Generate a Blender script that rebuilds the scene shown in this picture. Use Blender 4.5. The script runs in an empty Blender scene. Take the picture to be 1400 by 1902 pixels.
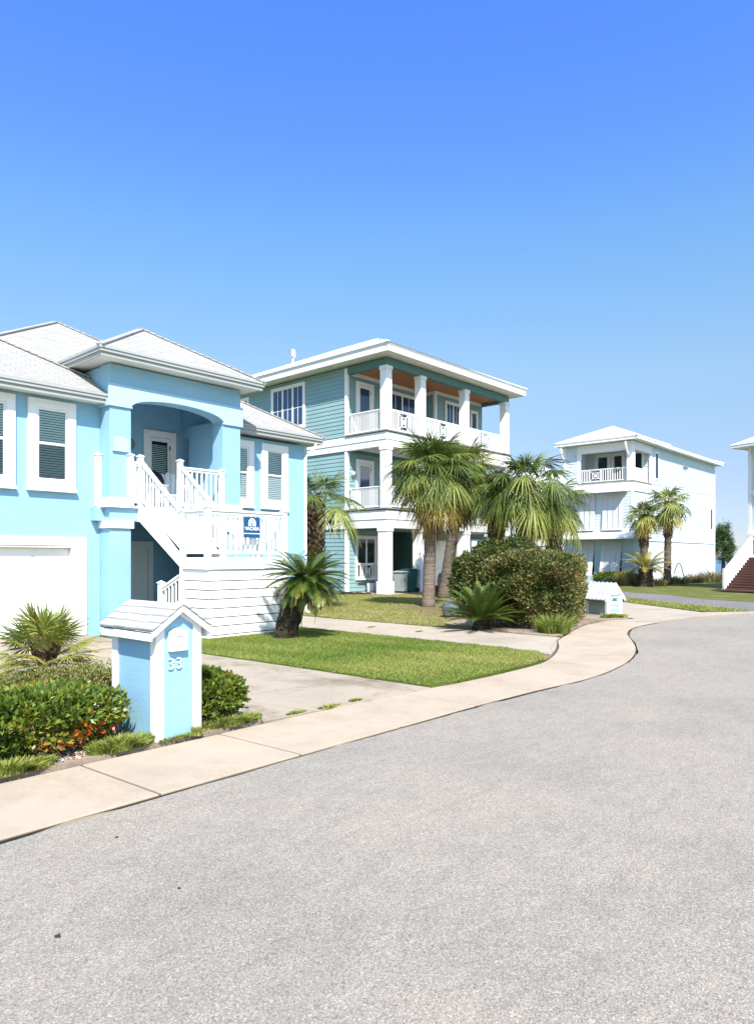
import bpy, math, random
import numpy as np
from mathutils import Vector, Matrix

R = random.Random(7)
rng = np.random.default_rng(11)
scene = bpy.context.scene
col = scene.collection
A = math.radians(41.87)          # heading of the camera; world X runs along the street, world Y away from it
CAMH = 1.7

# ------------------------------------------------------------------ helpers
def tag(o, label=None, cat=None, group=None, kind=None):
    if label: o['label'] = label
    if cat: o['category'] = cat
    if group: o['group'] = group
    if kind: o['kind'] = kind
    return o

def thing(name, label, cat, loc=(0, 0, 0), rz=0.0, group=None):
    o = bpy.data.objects.new(name, None)
    o.empty_display_size = 0.2
    o.location = loc
    o.rotation_euler = (0, 0, rz)
    col.objects.link(o)
    return tag(o, label, cat, group)

def rootof(o):
    while o.parent: o = o.parent
    return o

def link(name, me, mat, parent=None, smooth=False):
    if mat is not None: me.materials.append(mat)
    o = bpy.data.objects.new(name, me)
    col.objects.link(o)
    if parent is not None: o.parent = parent
    if smooth: me.polygons.foreach_set('use_smooth', [True] * len(me.polygons))
    return o

class MB:
    """collects boxes, quads and tubes and links them as one mesh"""
    def __init__(s): s.v = []; s.f = []
    def quad(s, *p):
        n = len(s.v); s.v += [tuple(q) for q in p]; s.f.append(tuple(range(n, n + len(p)))); return s
    def box(s, x0, x1, y0, y1, z0, z1):
        if x0 > x1: x0, x1 = x1, x0
        if y0 > y1: y0, y1 = y1, y0
        if z0 > z1: z0, z1 = z1, z0
        n = len(s.v)
        s.v += [(x0, y0, z0), (x1, y0, z0), (x1, y1, z0), (x0, y1, z0), (x0, y0, z1), (x1, y0, z1), (x1, y1, z1), (x0, y1, z1)]
        s.f += [tuple(n + i for i in q) for q in ((0, 3, 2, 1), (4, 5, 6, 7), (0, 1, 5, 4), (1, 2, 6, 5), (2, 3, 7, 6), (3, 0, 4, 7))]
        return s
    def fbox(s, face, a0, a1, d0, d1, z0, z1):
        """box on a wall: face=('v',y) looks towards -Y, face=('u',x) looks towards -X; d = distance out of the wall"""
        ax, c = face
        if ax == 'v': return s.box(a0, a1, c - d1, c - d0, z0, z1)
        if ax == 'u': return s.box(c - d1, c - d0, a0, a1, z0, z1)
        if ax == 'V': return s.box(a0, a1, c + d0, c + d1, z0, z1)
    def fq(s, face, pts):
        ax, c = face
        return s.quad(*[((a, c - d, z) if ax == 'v' else (c - d, a, z)) for a, d, z in pts])
    def bar(s, p0, p1, w, h=None):
        """rectangular bar between two points (w across, h up)"""
        h = h or w
        p0 = Vector(p0); p1 = Vector(p1); d = (p1 - p0).normalized()
        up = Vector((0, 0, 1)) if abs(d.z) < .95 else Vector((1, 0, 0))
        sx = d.cross(up).normalized() * w / 2; sz = sx.cross(d).normalized() * h / 2
        n = len(s.v)
        for p in (p0, p1): s.v += [tuple(p + a) for a in (-sx - sz, sx - sz, sx + sz, -sx + sz)]
        s.f += [tuple(n + i for i in q) for q in ((0, 1, 2, 3), (7, 6, 5, 4), (0, 4, 5, 1), (1, 5, 6, 2), (2, 6, 7, 3), (3, 7, 4, 0))]
        return s
    def tube(s, pts, rad, seg=10, cap=True, jit=0):
        pts = [Vector(p) for p in pts]
        if not hasattr(rad, '__len__'): rad = [rad] * len(pts)
        n = len(s.v); prev = None
        for i, p in enumerate(pts):
            d = (pts[min(i + 1, len(pts) - 1)] - pts[max(i - 1, 0)]).normalized()
            ref = Vector((1, 0, 0)) if abs(d.x) < .9 else Vector((0, 1, 0))
            a = d.cross(ref).normalized(); b = d.cross(a)
            for k in range(seg):
                t = 2 * math.pi * k / seg
                rr = rad[i] * (1 + (R.uniform(-jit, jit) if jit else 0))
                s.v.append(tuple(p + (a * math.cos(t) + b * math.sin(t)) * rr))
        for i in range(len(pts) - 1):
            for k in range(seg):
                q = n + i * seg + k; q2 = n + i * seg + (k + 1) % seg
                s.f.append((q, q2, q2 + seg, q + seg))
        if cap:
            s.f.append(tuple(n + k for k in reversed(range(seg))))
            s.f.append(tuple(n + (len(pts) - 1) * seg + k for k in range(seg)))
        return s
    def prism(s, prof, axis, c0, c1):
        """extrude a closed 2-D profile; axis 'x': prof=(y,z), 'y': prof=(x,z), 'z': prof=(x,y)"""
        def mk(p, c):
            return {'x': (c, p[0], p[1]), 'y': (p[0], c, p[1]), 'z': (p[0], p[1], c)}[axis]
        n = len(s.v); m = len(prof)
        s.v += [mk(p, c0) for p in prof] + [mk(p, c1) for p in prof]
        s.f.append(tuple(range(n, n + m))); s.f.append(tuple(range(n + 2 * m - 1, n + m - 1, -1)))
        for i in range(m):
            j = (i + 1) % m
            s.f.append((n + i, n + m + i, n + m + j, n + j))
        return s
    def obj(s, name, mat, parent=None, smooth=False, bevel=0, world=True):
        me = bpy.data.meshes.new(name)
        v = s.v
        if parent is not None and world:
            o = rootof(parent).location
            v = [(p[0] - o[0], p[1] - o[1], p[2] - o[2]) for p in v]
        me.from_pydata(v, [], s.f)
        import bmesh
        bm = bmesh.new(); bm.from_mesh(me)
        bmesh.ops.recalc_face_normals(bm, faces=bm.faces); bm.to_mesh(me); bm.free()
        me.update()
        ob = link(name, me, mat, parent, smooth)
        if bevel:
            b = ob.modifiers.new('bevel', 'BEVEL'); b.width = bevel; b.segments = 2; b.limit_method = 'ANGLE'
            b.angle_limit = math.radians(50)
        return ob

class QB:
    """batch of loose quads with a per-face tint (leaves, blades)"""
    def __init__(s): s.q = []; s.t = []
    def add(s, q, t):
        q = np.asarray(q, float).reshape(-1, 4, 3)
        s.q.append(q); s.t.append(np.broadcast_to(np.asarray(t, float), (len(q),)))
    def obj(s, name, mat, parent=None):
        q = np.concatenate(s.q); t = np.concatenate(s.t).astype(np.float32)
        if parent is not None: q = q - np.array(rootof(parent).location)
        n = len(q)
        me = bpy.data.meshes.new(name)
        me.vertices.add(4 * n); me.vertices.foreach_set('co', q.reshape(-1).astype(np.float32))
        me.loops.add(4 * n); me.loops.foreach_set('vertex_index', np.arange(4 * n, dtype=np.int32))
        me.polygons.add(n)
        me.polygons.foreach_set('loop_start', np.arange(0, 4 * n, 4, dtype=np.int32))
        me.update(calc_edges=True)
        a = me.attributes.new('tint', 'FLOAT', 'FACE'); a.data.foreach_set('value', t)
        me.validate()
        return link(name, me, mat, parent)

# ------------------------------------------------------------------ materials
def new_mat(name):
    m = bpy.data.materials.new(name); m.use_nodes = True
    nt = m.node_tree; b = nt.nodes['Principled BSDF']
    return m, nt, b

def N(nt, t, **k):
    n = nt.nodes.new(t)
    for a, v in k.items():
        if a.startswith('i_'): n.inputs[a[2:].replace('_', ' ')].default_value = v
        else: setattr(n, a, v)
    return n

def ramp(nt, fac, stops):
    r = N(nt, 'ShaderNodeValToRGB'); el = r.color_ramp.elements
    while len(el) < len(stops): el.new(0.5)
    for e, (p, c) in zip(el, stops): e.position = p; e.color = (*c, 1) if len(c) == 3 else c
    nt.links.new(fac, r.inputs['Fac']); return r.outputs['Color']

def mixc(nt, fac, a, b, mode='MIX'):
    m = N(nt, 'ShaderNodeMix', data_type='RGBA', blend_type=mode)
    for s, v in ((0, fac), (6, a), (7, b)):
        if isinstance(v, bpy.types.NodeSocket): nt.links.new(v, m.inputs[s])
        elif isinstance(v, (int, float)): m.inputs[s].default_value = v
        else: m.inputs[s].default_value = (*v, 1)
    return m.outputs[2]

def objco(nt, sc=(1, 1, 1)):
    t = N(nt, 'ShaderNodeTexCoord'); m = N(nt, 'ShaderNodeMapping'); m.inputs['Scale'].default_value = sc
    nt.links.new(t.outputs['Object'], m.inputs['Vector']); return m.outputs['Vector']

def noise(nt, vec, scale, detail=4, rough=.6):
    n = N(nt, 'ShaderNodeTexNoise'); n.inputs['Scale'].default_value = scale
    n.inputs['Detail'].default_value = detail; n.inputs['Roughness'].default_value = rough
    nt.links.new(vec, n.inputs['Vector']); return n.outputs['Fac']

def bump(nt, b, h, strength, dist=.01):
    n = N(nt, 'ShaderNodeBump'); n.inputs['Strength'].default_value = strength; n.inputs['Distance'].default_value = dist
    nt.links.new(h, n.inputs['Height']); nt.links.new(n.outputs['Normal'], b.inputs['Normal'])

def plain(name, c, rough=.6, var=.12, vs=2.0, bs=60, bst=.15, bd=.004, spec=.4, metal=0, sc=(1, 1, 1)):
    m, nt, b = new_mat(name)
    v = objco(nt, sc)
    f = noise(nt, v, vs, 6)
    c2 = tuple(x * (1 - var) for x in c); c1 = tuple(min(1, x * (1 + var * .6)) for x in c)
    nt.links.new(ramp(nt, f, [(.3, c2), (.7, c1)]), b.inputs['Base Color'])
    b.inputs['Roughness'].default_value = rough; b.inputs['Metallic'].default_value = metal
    b.inputs['Specular IOR Level'].default_value = spec
    if bst: bump(nt, b, noise(nt, v, bs, 3), bst, bd)
    return m

def foliage(name, stops, trans=.25, rough=.5):
    m, nt, b = new_mat(name)
    at = N(nt, 'ShaderNodeAttribute', attribute_name='tint')
    c = ramp(nt, at.outputs['Fac'], stops)
    nt.links.new(c, b.inputs['Base Color']); b.inputs['Roughness'].default_value = rough
    b.inputs['Specular IOR Level'].default_value = .35
    tr = N(nt, 'ShaderNodeBsdfTranslucent'); nt.links.new(c, tr.inputs['Color'])
    mx = N(nt, 'ShaderNodeMixShader'); mx.inputs[0].default_value = trans
    nt.links.new(b.outputs[0], mx.inputs[1]); nt.links.new(tr.outputs[0], mx.inputs[2])
    nt.links.new(mx.outputs[0], nt.nodes['Material Output'].inputs['Surface'])
    return m

def mat_asphalt(name, stones, tint, grain=95):
    m, nt, b = new_mat(name)
    v = objco(nt)
    vo = N(nt, 'ShaderNodeTexVoronoi'); vo.inputs['Scale'].default_value = grain; nt.links.new(v, vo.inputs['Vector'])
    sep = N(nt, 'ShaderNodeSeparateColor'); nt.links.new(vo.outputs['Color'], sep.inputs[0])
    c = ramp(nt, sep.outputs[0], stones)
    warm = ramp(nt, sep.outputs[1], [(.0, (1.08, 1, .92)), (.5, (1, 1, 1)), (1, (.93, .98, 1.06))])
    c = mixc(nt, .8, c, warm, 'MULTIPLY')
    big = ramp(nt, noise(nt, v, .55, 6, .7), [(.3, (.84, .84, .85)), (.5, (1, .99, .98)), (.62, (1.08, 1.02, .99)), (.8, (1.1, 1.06, 1.03))])
    c = mixc(nt, 1, c, big, 'MULTIPLY')
    mid = ramp(nt, noise(nt, objco(nt, (1, 2.6, 1)), 3.2, 5, .7), [(.3, (.88, .88, .89)), (.7, (1.06, 1.05, 1.04))])
    c = mixc(nt, 1, c, mid, 'MULTIPLY')
    # hairline cracks
    dn = N(nt, 'ShaderNodeTexNoise'); dn.inputs['Scale'].default_value = 1.3; dn.inputs['Detail'].default_value = 6
    nt.links.new(v, dn.inputs['Vector'])
    add = N(nt, 'ShaderNodeMix', data_type='VECTOR'); add.inputs[0].default_value = .28
    nt.links.new(v, add.inputs[4]); nt.links.new(dn.outputs['Color'], add.inputs[5])
    cr = N(nt, 'ShaderNodeTexVoronoi', feature='DISTANCE_TO_EDGE'); cr.inputs['Scale'].default_value = .5
    nt.links.new(add.outputs[1], cr.inputs['Vector'])
    cm = ramp(nt, cr.outputs['Distance'], [(0, (1, 1, 1)), (.0035, (0, 0, 0))])
    gate = ramp(nt, noise(nt, v, .8, 2), [(.5, (0, 0, 0)), (.7, (.3, .3, .3))])
    cf = mixc(nt, 1, cm, gate, 'MULTIPLY')
    sc = N(nt, 'ShaderNodeSeparateColor'); nt.links.new(cf, sc.inputs[0])
    c = mixc(nt, sc.outputs[0], c, (.07, .065, .06))
    # a few tar spots
    sp = N(nt, 'ShaderNodeTexVoronoi'); sp.inputs['Scale'].default_value = .9
    nt.links.new(add.outputs[1], sp.inputs['Vector'])
    sm = ramp(nt, sp.outputs['Distance'], [(0.018, (1, 1, 1)), (.03, (0, 0, 0))])
    s2 = N(nt, 'ShaderNodeSeparateColor'); nt.links.new(sm, s2.inputs[0])
    c = mixc(nt, s2.outputs[0], c, (.05, .045, .04))
    c = mixc(nt, 1, c, tint, 'MULTIPLY')
    nt.links.new(c, b.inputs['Base Color']); b.inputs['Roughness'].default_value = .9
    b.inputs['Specular IOR Level'].default_value = .2
    bump(nt, b, vo.outputs['Distance'], .45, .004)
    return m

def mat_concrete(name, c, stain=(.55, .52, .47), amt=.5, grain=140, crack=.55):
    m, nt, b = new_mat(name)
    v = objco(nt)
    f = noise(nt, v, 1.1, 8, .65)
    base = ramp(nt, f, [(.25, tuple(x * .84 for x in c)), (.5, c), (.75, tuple(min(1, x * 1.08) for x in c))])
    g = ramp(nt, noise(nt, v, grain, 2), [(.3, (.86, .85, .84)), (.65, (1.05, 1.05, 1.05))])
    base = mixc(nt, 1, base, g, 'MULTIPLY')
    st = ramp(nt, noise(nt, objco(nt, (1, .6, 1)), .7, 9, .75), [(.5, (1, 1, 1)), (.66, stain)])
    base = mixc(nt, amt, base, st, 'MULTIPLY')
    blot = ramp(nt, noise(nt, v, 2.6, 8, .75), [(.34, tuple(.5 + .5 * x for x in stain)), (.46, (1, 1, 1))])
    base = mixc(nt, amt, base, blot, 'MULTIPLY')
    dn = N(nt, 'ShaderNodeTexNoise'); dn.inputs['Scale'].default_value = 1.6; dn.inputs['Detail'].default_value = 7; nt.links.new(v, dn.inputs['Vector'])
    wv = N(nt, 'ShaderNodeMix', data_type='VECTOR'); wv.inputs[0].default_value = .22; nt.links.new(v, wv.inputs[4]); nt.links.new(dn.outputs['Color'], wv.inputs[5])
    cr = N(nt, 'ShaderNodeTexVoronoi', feature='DISTANCE_TO_EDGE'); cr.inputs['Scale'].default_value = .42; nt.links.new(wv.outputs[1], cr.inputs['Vector'])
    cm = ramp(nt, cr.outputs['Distance'], [(0, (1, 1, 1)), (.006, (0, 0, 0))]); sc = N(nt, 'ShaderNodeSeparateColor'); nt.links.new(cm, sc.inputs[0])
    gt_ = N(nt, 'ShaderNodeMath', operation='MULTIPLY'); nt.links.new(sc.outputs[0], gt_.inputs[0]); gt_.inputs[1].default_value = crack * amt
    base = mixc(nt, gt_.outputs[0], base, (.10, .085, .06))
    nt.links.new(base, b.inputs['Base Color']); b.inputs['Roughness'].default_value = .9
    b.inputs['Specular IOR Level'].default_value = .2
    bump(nt, b, noise(nt, v, grain, 4), .3, .004)
    return m

def mat_lawn(name, a, bcol, dry, dryamt=(.5, .68)):
    m, nt, b = new_mat(name)
    v = objco(nt)
    c = ramp(nt, noise(nt, v, 26, 6, .75), [(.3, a), (.7, bcol)])
    c2 = mixc(nt, 1, c, ramp(nt, noise(nt, v, 110, 3), [(.3, (.55, .55, .55)), (.7, (1.25, 1.25, 1.2))]), 'MULTIPLY')
    dm = ramp(nt, noise(nt, v, .9, 7, .7), [(dryamt[0], (0, 0, 0)), (dryamt[1], (1, 1, 1))])
    s = N(nt, 'ShaderNodeSeparateColor'); nt.links.new(dm, s.inputs[0])
    c3 = mixc(nt, s.outputs[0], c2, dry)
    nt.links.new(c3, b.inputs['Base Color']); b.inputs['Roughness'].default_value = .95
    b.inputs['Specular IOR Level'].default_value = .1
    bump(nt, b, noise(nt, v, 70, 5), .9, .03)
    return m

def mat_shingle(name, c, row=.14, wid=.3, dark=.8, gap=.02):
    m, nt, b = new_mat(name)
    t = N(nt, 'ShaderNodeTexCoord'); sp = N(nt, 'ShaderNodeSeparateXYZ'); nt.links.new(t.outputs['Object'], sp.inputs[0])
    sn = N(nt, 'ShaderNodeSeparateXYZ'); nt.links.new(t.outputs['Normal'], sn.inputs[0])
    ax = N(nt, 'ShaderNodeMath', operation='ABSOLUTE'); nt.links.new(sn.outputs[0], ax.inputs[0])
    ay = N(nt, 'ShaderNodeMath', operation='ABSOLUTE'); nt.links.new(sn.outputs[1], ay.inputs[0])
    gt = N(nt, 'ShaderNodeMath', operation='GREATER_THAN'); nt.links.new(ax.outputs[0], gt.inputs[0]); nt.links.new(ay.outputs[0], gt.inputs[1])
    mx = N(nt, 'ShaderNodeMix', data_type='FLOAT'); nt.links.new(gt.outputs[0], mx.inputs[0])
    nt.links.new(sp.outputs[0], mx.inputs[2]); nt.links.new(sp.outputs[1], mx.inputs[3])
    cb = N(nt, 'ShaderNodeCombineXYZ'); nt.links.new(mx.outputs[0], cb.inputs[0]); nt.links.new(sp.outputs[2], cb.inputs[1])
    br = N(nt, 'ShaderNodeTexBrick'); nt.links.new(cb.outputs[0], br.inputs['Vector'])
    br.inputs['Color1'].default_value = (*[x * dark for x in c], 1); br.inputs['Color2'].default_value = (*c, 1)
    br.inputs['Mortar'].default_value = (*[x * .55 for x in c], 1)
    br.inputs['Scale'].default_value = 1; br.inputs['Mortar Size'].default_value = gap * row
    br.inputs['Brick Width'].default_value = wid; br.inputs['Row Height'].default_value = row * .52
    st = ramp(nt, noise(nt, objco(nt), 1.2, 6, .7), [(.3, (.9, .89, .88)), (.7, (1.04, 1.04, 1.04))])
    nt.links.new(mixc(nt, 1, br.outputs['Color'], st, 'MULTIPLY'), b.inputs['Base Color'])
    b.inputs['Roughness'].default_value = .85; b.inputs['Specular IOR Level'].default_value = .2
    inv = N(nt, 'ShaderNodeMath', operation='SUBTRACT'); inv.inputs[0].default_value = 1; nt.links.new(br.outputs['Fac'], inv.inputs[1])
    bump(nt, b, inv.outputs[0], .5, .015)
    return m

def mat_glass(name, c, rough=.03, spec=.6):
    m, nt, b = new_mat(name)
    v = objco(nt)
    nt.links.new(ramp(nt, noise(nt, v, 1.5, 2), [(.3, c), (.7, tuple(x * 1.4 for x in c))]), b.inputs['Base Color'])
    b.inputs['Roughness'].default_value = rough; b.inputs['Specular IOR Level'].default_value = spec
    return m

def mat_clear(name, tint):
    m, nt, b = new_mat(name)
    tr = N(nt, 'ShaderNodeBsdfTransparent'); tr.inputs[0].default_value = (*tint, 1)
    gl = N(nt, 'ShaderNodeBsdfGlossy'); gl.inputs['Roughness'].default_value = .02
    fr = N(nt, 'ShaderNodeFresnel'); fr.inputs[0].default_value = 1.5
    mx = N(nt, 'ShaderNodeMixShader'); nt.links.new(fr.outputs[0], mx.inputs[0])
    nt.links.new(tr.outputs[0], mx.inputs[1]); nt.links.new(gl.outputs[0], mx.inputs[2])
    nt.links.new(mx.outputs[0], nt.nodes['Material Output'].inputs['Surface'])
    return m

def mat_trunk(name, c1, c2, ring=9, st=.8):
    m, nt, b = new_mat(name)
    v = objco(nt, (1, 1, ring))
    f = noise(nt, v, 2.2, 6, .7)
    nt.links.new(ramp(nt, f, [(.3, c2), (.65, c1)]), b.inputs['Base Color'])
    b.inputs['Roughness'].default_value = .95; b.inputs['Specular IOR Level'].default_value = .1
    bump(nt, b, f, st, .04); return m

M = {}
M['blue'] = plain('blue_stucco', (.265, .475, .63), .85, .09, .9, 90, .7, .008, .2)
M['bluepale'] = plain('pale_blue_stucco', (.36, .55, .66), .85, .05, 1.2, 130, .3, .004, .2)
M['white'] = plain('white_paint', (.80, .80, .79), .5, .05, 1.5, 50, .08, .002)
M['whitewood'] = plain('white_painted_wood', (.80, .81, .81), .55, .06, 3, 30, .2, .003, .3, 0, (1, 1, 6))
M['cream'] = plain('cream_soffit', (.78, .76, .70), .7, .05)
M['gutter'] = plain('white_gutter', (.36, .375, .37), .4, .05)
M['shingle'] = mat_shingle('white_shingles', (.375, .37, .362), dark=.80, gap=.07)
M['shing2'] = plain('weathered_white_shingle', (.36, .36, .365), .8, .14, 5, 40, .3, .004, .2)
M['metalroof'] = plain('white_metal_roof', (.82, .82, .82), .4, .06, .8)
M['kioskroof'] = plain('grey_metal_roof', (.50, .50, .52), .45, .15, 3)
M['mint'] = plain('pale_mint_paint', (.31, .43, .41), .65, .1, 2)
M['green'] = plain('green_siding', (.225, .355, .375), .65, .08, 1.0, 40, .12, .003, .3)
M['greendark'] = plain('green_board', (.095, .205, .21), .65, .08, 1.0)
M['h2white'] = plain('white_column_paint', (.80, .80, .79), .6, .06, 1.3, 90, .15, .003)
M['pale'] = plain('pale_blue_siding', (.55, .63, .66), .65, .05, .8)
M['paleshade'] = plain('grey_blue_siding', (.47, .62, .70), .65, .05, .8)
M['shutter'] = plain('white_shutter', (.56, .56, .585), .6, .05, 1)
M['wood'] = plain('cedar_ceiling', (.42, .16, .055), .5, .3, 2, 30, .2, .003, .4, 0, (.6, 6, 1))
M['deckwood'] = plain('brown_deck_boards', (.13, .06, .045), .7, .2, 3, 40, .2)
M['deckgrey'] = plain('grey_deck_edge', (.22, .20, .18), .8, .2, 3)
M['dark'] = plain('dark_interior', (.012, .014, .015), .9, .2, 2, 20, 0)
M['blind'] = plain('window_blind', (.66, .80, .77), .6, .06)
M['glassdark'] = mat_glass('dark_glass', (.012, .02, .028))
M['glassblue'] = mat_glass('sky_glass', (.02, .05, .11), .05, .8)  # blue of the reflected sky put into the base colour
M['clear'] = mat_clear('clear_glass', (.92, .96, .96))
M['screen'] = mat_clear('screened_glass', (.62, .66, .66))
M['asphalt'] = mat_asphalt('asphalt', [(0, (.13, .128, .125)), (.2, (.20, .197, .192)), (.55, (.24, .236, .23)), (.85, (.285, .28, .272)), (1, (.39, .38, .365))], (1.03, .965, .875), 165)
M['asphalt2'] = mat_asphalt('side_asphalt', [(0, (.10, .10, .11)), (1, (.21, .205, .21))], (1, .98, .98), 60)
M['walk'] = mat_concrete('sidewalk_concrete', (.365, .302, .238), (.74, .69, .62), .6, 150, 0)
M['drive'] = mat_concrete('drive_concrete', (.315, .27, .215), (.45, .42, .37), .95, 110, .4)
M['drivepale'] = mat_concrete('pale_concrete', (.35, .30, .245), (.66, .68, .64), .5, 60)
M['soil'] = mat_concrete('dark_soil', (.11, .09, .065), (.5, .5, .5), .7, 50)
M['jointdirt'] = mat_concrete('joint_dirt', (.085, .07, .05), (.5, .5, .5), .7, 50)
M['mulch'] = mat_concrete('shell_mulch', (.27, .215, .17), (.4, .33, .28), .9, 35)
M['lawn'] = mat_lawn('lawn_soil', (.07, .115, .02), (.13, .165, .036), (.20, .18, .075))
M['lawn2'] = mat_lawn('dry_lawn', (.09, .12, .03), (.15, .165, .045), (.23, .19, .10), (.42, .6))
M['barelawn'] = mat_lawn('bare_lawn', (.16, .125, .07), (.23, .18, .11), (.17, .165, .06), (.5, .62))
M['terrain'] = mat_lawn('terrain_grass', (.09, .11, .026), (.135, .145, .04), (.20, .175, .09), (.5, .7))
M['trunk'] = mat_trunk('palm_trunk', (.25, .195, .16), (.10, .078, .064), 10)
M['trunk2'] = mat_trunk('palm_trunk_grey', (.17, .14, .115), (.05, .043, .037), 6)
M['boot'] = mat_trunk('palm_boots', (.21, .15, .10), (.05, .035, .025), 2)
M['sagotrunk'] = mat_trunk('sago_trunk', (.06, .05, .035), (.018, .015, .011), 5, 1)
M['bark'] = mat_trunk('bark', (.09, .07, .05), (.03, .025, .02), 1)
PALM = [(0, (.028, .06, .010)), (.35, (.095, .14, .026)), (.6, (.225, .265, .055)), (.8, (.45, .34, .055)), (1, (.29, .18, .09))]
M['palm'] = foliage('palm_leaf', PALM, .22)
M['sago'] = foliage('sago_leaf', [(0, (.02, .045, .009)), (.5, (.075, .12, .02)), (.8, (.22, .22, .04)), (1, (.36, .24, .07))], .15, .35)
M['bush'] = foliage('bush_leaf', [(0, (.022, .05, .008)), (.5, (.10, .155, .022)), (.75, (.22, .25, .04)), (.9, (.42, .17, .02)), (1, (.45, .055, .03))], .2, .35)
M['olive'] = foliage('olive_leaf', [(0, (.06, .085, .015)), (.5, (.15, .165, .035)), (1, (.30, .24, .11))], .2)
M['hedge'] = foliage('hedge_leaf', [(0, (.02, .04, .01)), (.45, (.07, .095, .02)), (.7, (.14, .15, .04)), (.88, (.22, .165, .07)), (1, (.36, .13, .055))], .15)
M['grass'] = foliage('grass_blade', [(0, (.09, .16, .018)), (.5, (.255, .285, .06)), (.8, (.36, .33, .11)), (1, (.42, .34, .17))], .3, .6)
M['tan'] = foliage('tan_grass', [(0, (.12, .13, .04)), (.5, (.24, .20, .09)), (1, (.34, .27, .15))], .3, .7)
M['pine'] = foliage('pine_needle', [(0, (.02, .05, .015)), (1, (.09, .14, .035))], .1)
M['binGreen'] = plain('green_plastic', (.015, .09, .075), .4, .1)
M['binGrey'] = plain('grey_plastic', (.28, .31, .30), .5, .1)
M['black'] = plain('black_rubber', (.015, .015, .016), .6, .1)
M['carpaint'] = plain('black_car_paint', (.012, .013, .016), .15, .1, 1, 20, 0, .001, .8)
M['chrome'] = plain('silver_rim', (.55, .56, .57), .25, .1, 3, 20, 0, .001, .5, 1)
M['rock'] = plain('grey_rock', (.10, .12, .13), .9, .6, 6, 14, .8, .03)
M['brick'] = plain('red_bricks', (.28, .09, .05), .9, .3, 9)
M['signblue'] = plain('sign_blue', (.012, .075, .19), .4, .08)
M['signwhite'] = plain('sign_white', (.80, .84, .86), .5, .03)
M['numwhite'] = plain('number_paint', (.45, .61, .70), .5, .03)
M['signpink'] = plain('sign_coral', (.75, .45, .40), .5, .03)
M['plaque'] = plain('brown_plaque', (.21, .17, .15), .8, .3, 12)
M['ornament'] = plain('blue_ornament', (.10, .28, .62), .4, .3, 20)
M['steel'] = plain('galvanised_steel', (.50, .52, .54), .4, .1, 4, 30, .05, .002, .5, .7)
m, nt, b = new_mat('sea_water')
vv = objco(nt, (1, 1, 1))
nt.links.new(ramp(nt, noise(nt, vv, .02, 3), [(.3, (.035, .10, .19)), (.7, (.05, .13, .23))]), b.inputs['Base Color'])
b.inputs['Roughness'].default_value = .25; bump(nt, b, noise(nt, vv, .8, 5), .5, .3); M['sea'] = m

# ------------------------------------------------------------------ camera, sun, sky
cam = bpy.data.cameras.new('camera'); co = bpy.data.objects.new('camera', cam); col.objects.link(co)
co.location = (0, 0, CAMH); co.rotation_euler = (math.pi / 2, 0, A - math.pi / 2)
cam.sensor_fit = 'HORIZONTAL'; cam.sensor_width = 36; cam.lens = 36 * 1300 / 1400
cam.shift_y = 84 / 1400; cam.clip_end = 9000; cam.clip_start = .05
scene.camera = co
SUN = Vector((-.476, -.69, 1)).normalized()
sl = bpy.data.lights.new('sun', 'SUN'); so = bpy.data.objects.new('sun', sl); col.objects.link(so)
so.location = (-20, -30, 40); so.rotation_mode = 'QUATERNION'; so.rotation_quaternion = SUN.to_track_quat('Z', 'Y')
sl.energy = 3.9; sl.angle = math.radians(.53); sl.color = (1, .94, .835)
w = bpy.data.worlds.new('World'); scene.world = w; w.use_nodes = True
nt = w.node_tree; bg = nt.nodes['Background']
sk = N(nt, 'ShaderNodeTexSky', sky_type='NISHITA'); sk.sun_disc = False
sk.sun_elevation = math.asin(SUN.z); sk.sun_rotation = math.atan2(SUN.x, SUN.y)
sk.air_density = 1.0; sk.dust_density = .0; sk.ozone_density = 3.0; sk.altitude = 0
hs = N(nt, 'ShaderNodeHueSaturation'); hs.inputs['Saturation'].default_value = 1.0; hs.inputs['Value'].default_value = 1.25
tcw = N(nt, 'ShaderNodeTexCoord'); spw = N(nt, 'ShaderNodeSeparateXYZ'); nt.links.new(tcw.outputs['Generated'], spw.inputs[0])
grd = ramp(nt, spw.outputs[2], [(0, (.20, .215, .30)), (.04, (.22, .232, .31)), (.103, (.295, .275, .314)), (.19, (.372, .371, .364)), (.25, (.436, .447, .415)), (.35, (.428, .516, .525)), (.41, (.409, .535, .60)), (.517, (.346, .507, .76)), (.62, (.320, .505, .89)), (.74, (.55, .62, .80)), (1, (.9, .85, .75))])  # top stops raised above the view: extra zenith light added as fill
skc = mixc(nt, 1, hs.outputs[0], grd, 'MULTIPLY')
# added warm boost on the unseen sun side of the sky, as fill
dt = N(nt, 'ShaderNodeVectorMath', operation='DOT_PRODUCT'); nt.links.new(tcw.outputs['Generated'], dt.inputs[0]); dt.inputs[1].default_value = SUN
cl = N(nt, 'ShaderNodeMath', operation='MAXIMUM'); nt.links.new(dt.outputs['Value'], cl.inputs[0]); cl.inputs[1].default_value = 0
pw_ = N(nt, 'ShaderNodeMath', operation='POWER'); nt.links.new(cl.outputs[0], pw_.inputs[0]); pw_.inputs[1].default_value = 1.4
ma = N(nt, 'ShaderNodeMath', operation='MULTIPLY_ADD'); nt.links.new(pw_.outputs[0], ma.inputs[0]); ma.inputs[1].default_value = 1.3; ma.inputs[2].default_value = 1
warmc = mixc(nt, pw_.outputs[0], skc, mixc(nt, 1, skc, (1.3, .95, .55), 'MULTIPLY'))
vm = N(nt, 'ShaderNodeVectorMath', operation='SCALE'); nt.links.new(warmc, vm.inputs[0]); nt.links.new(ma.outputs[0], vm.inputs['Scale'])
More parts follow.
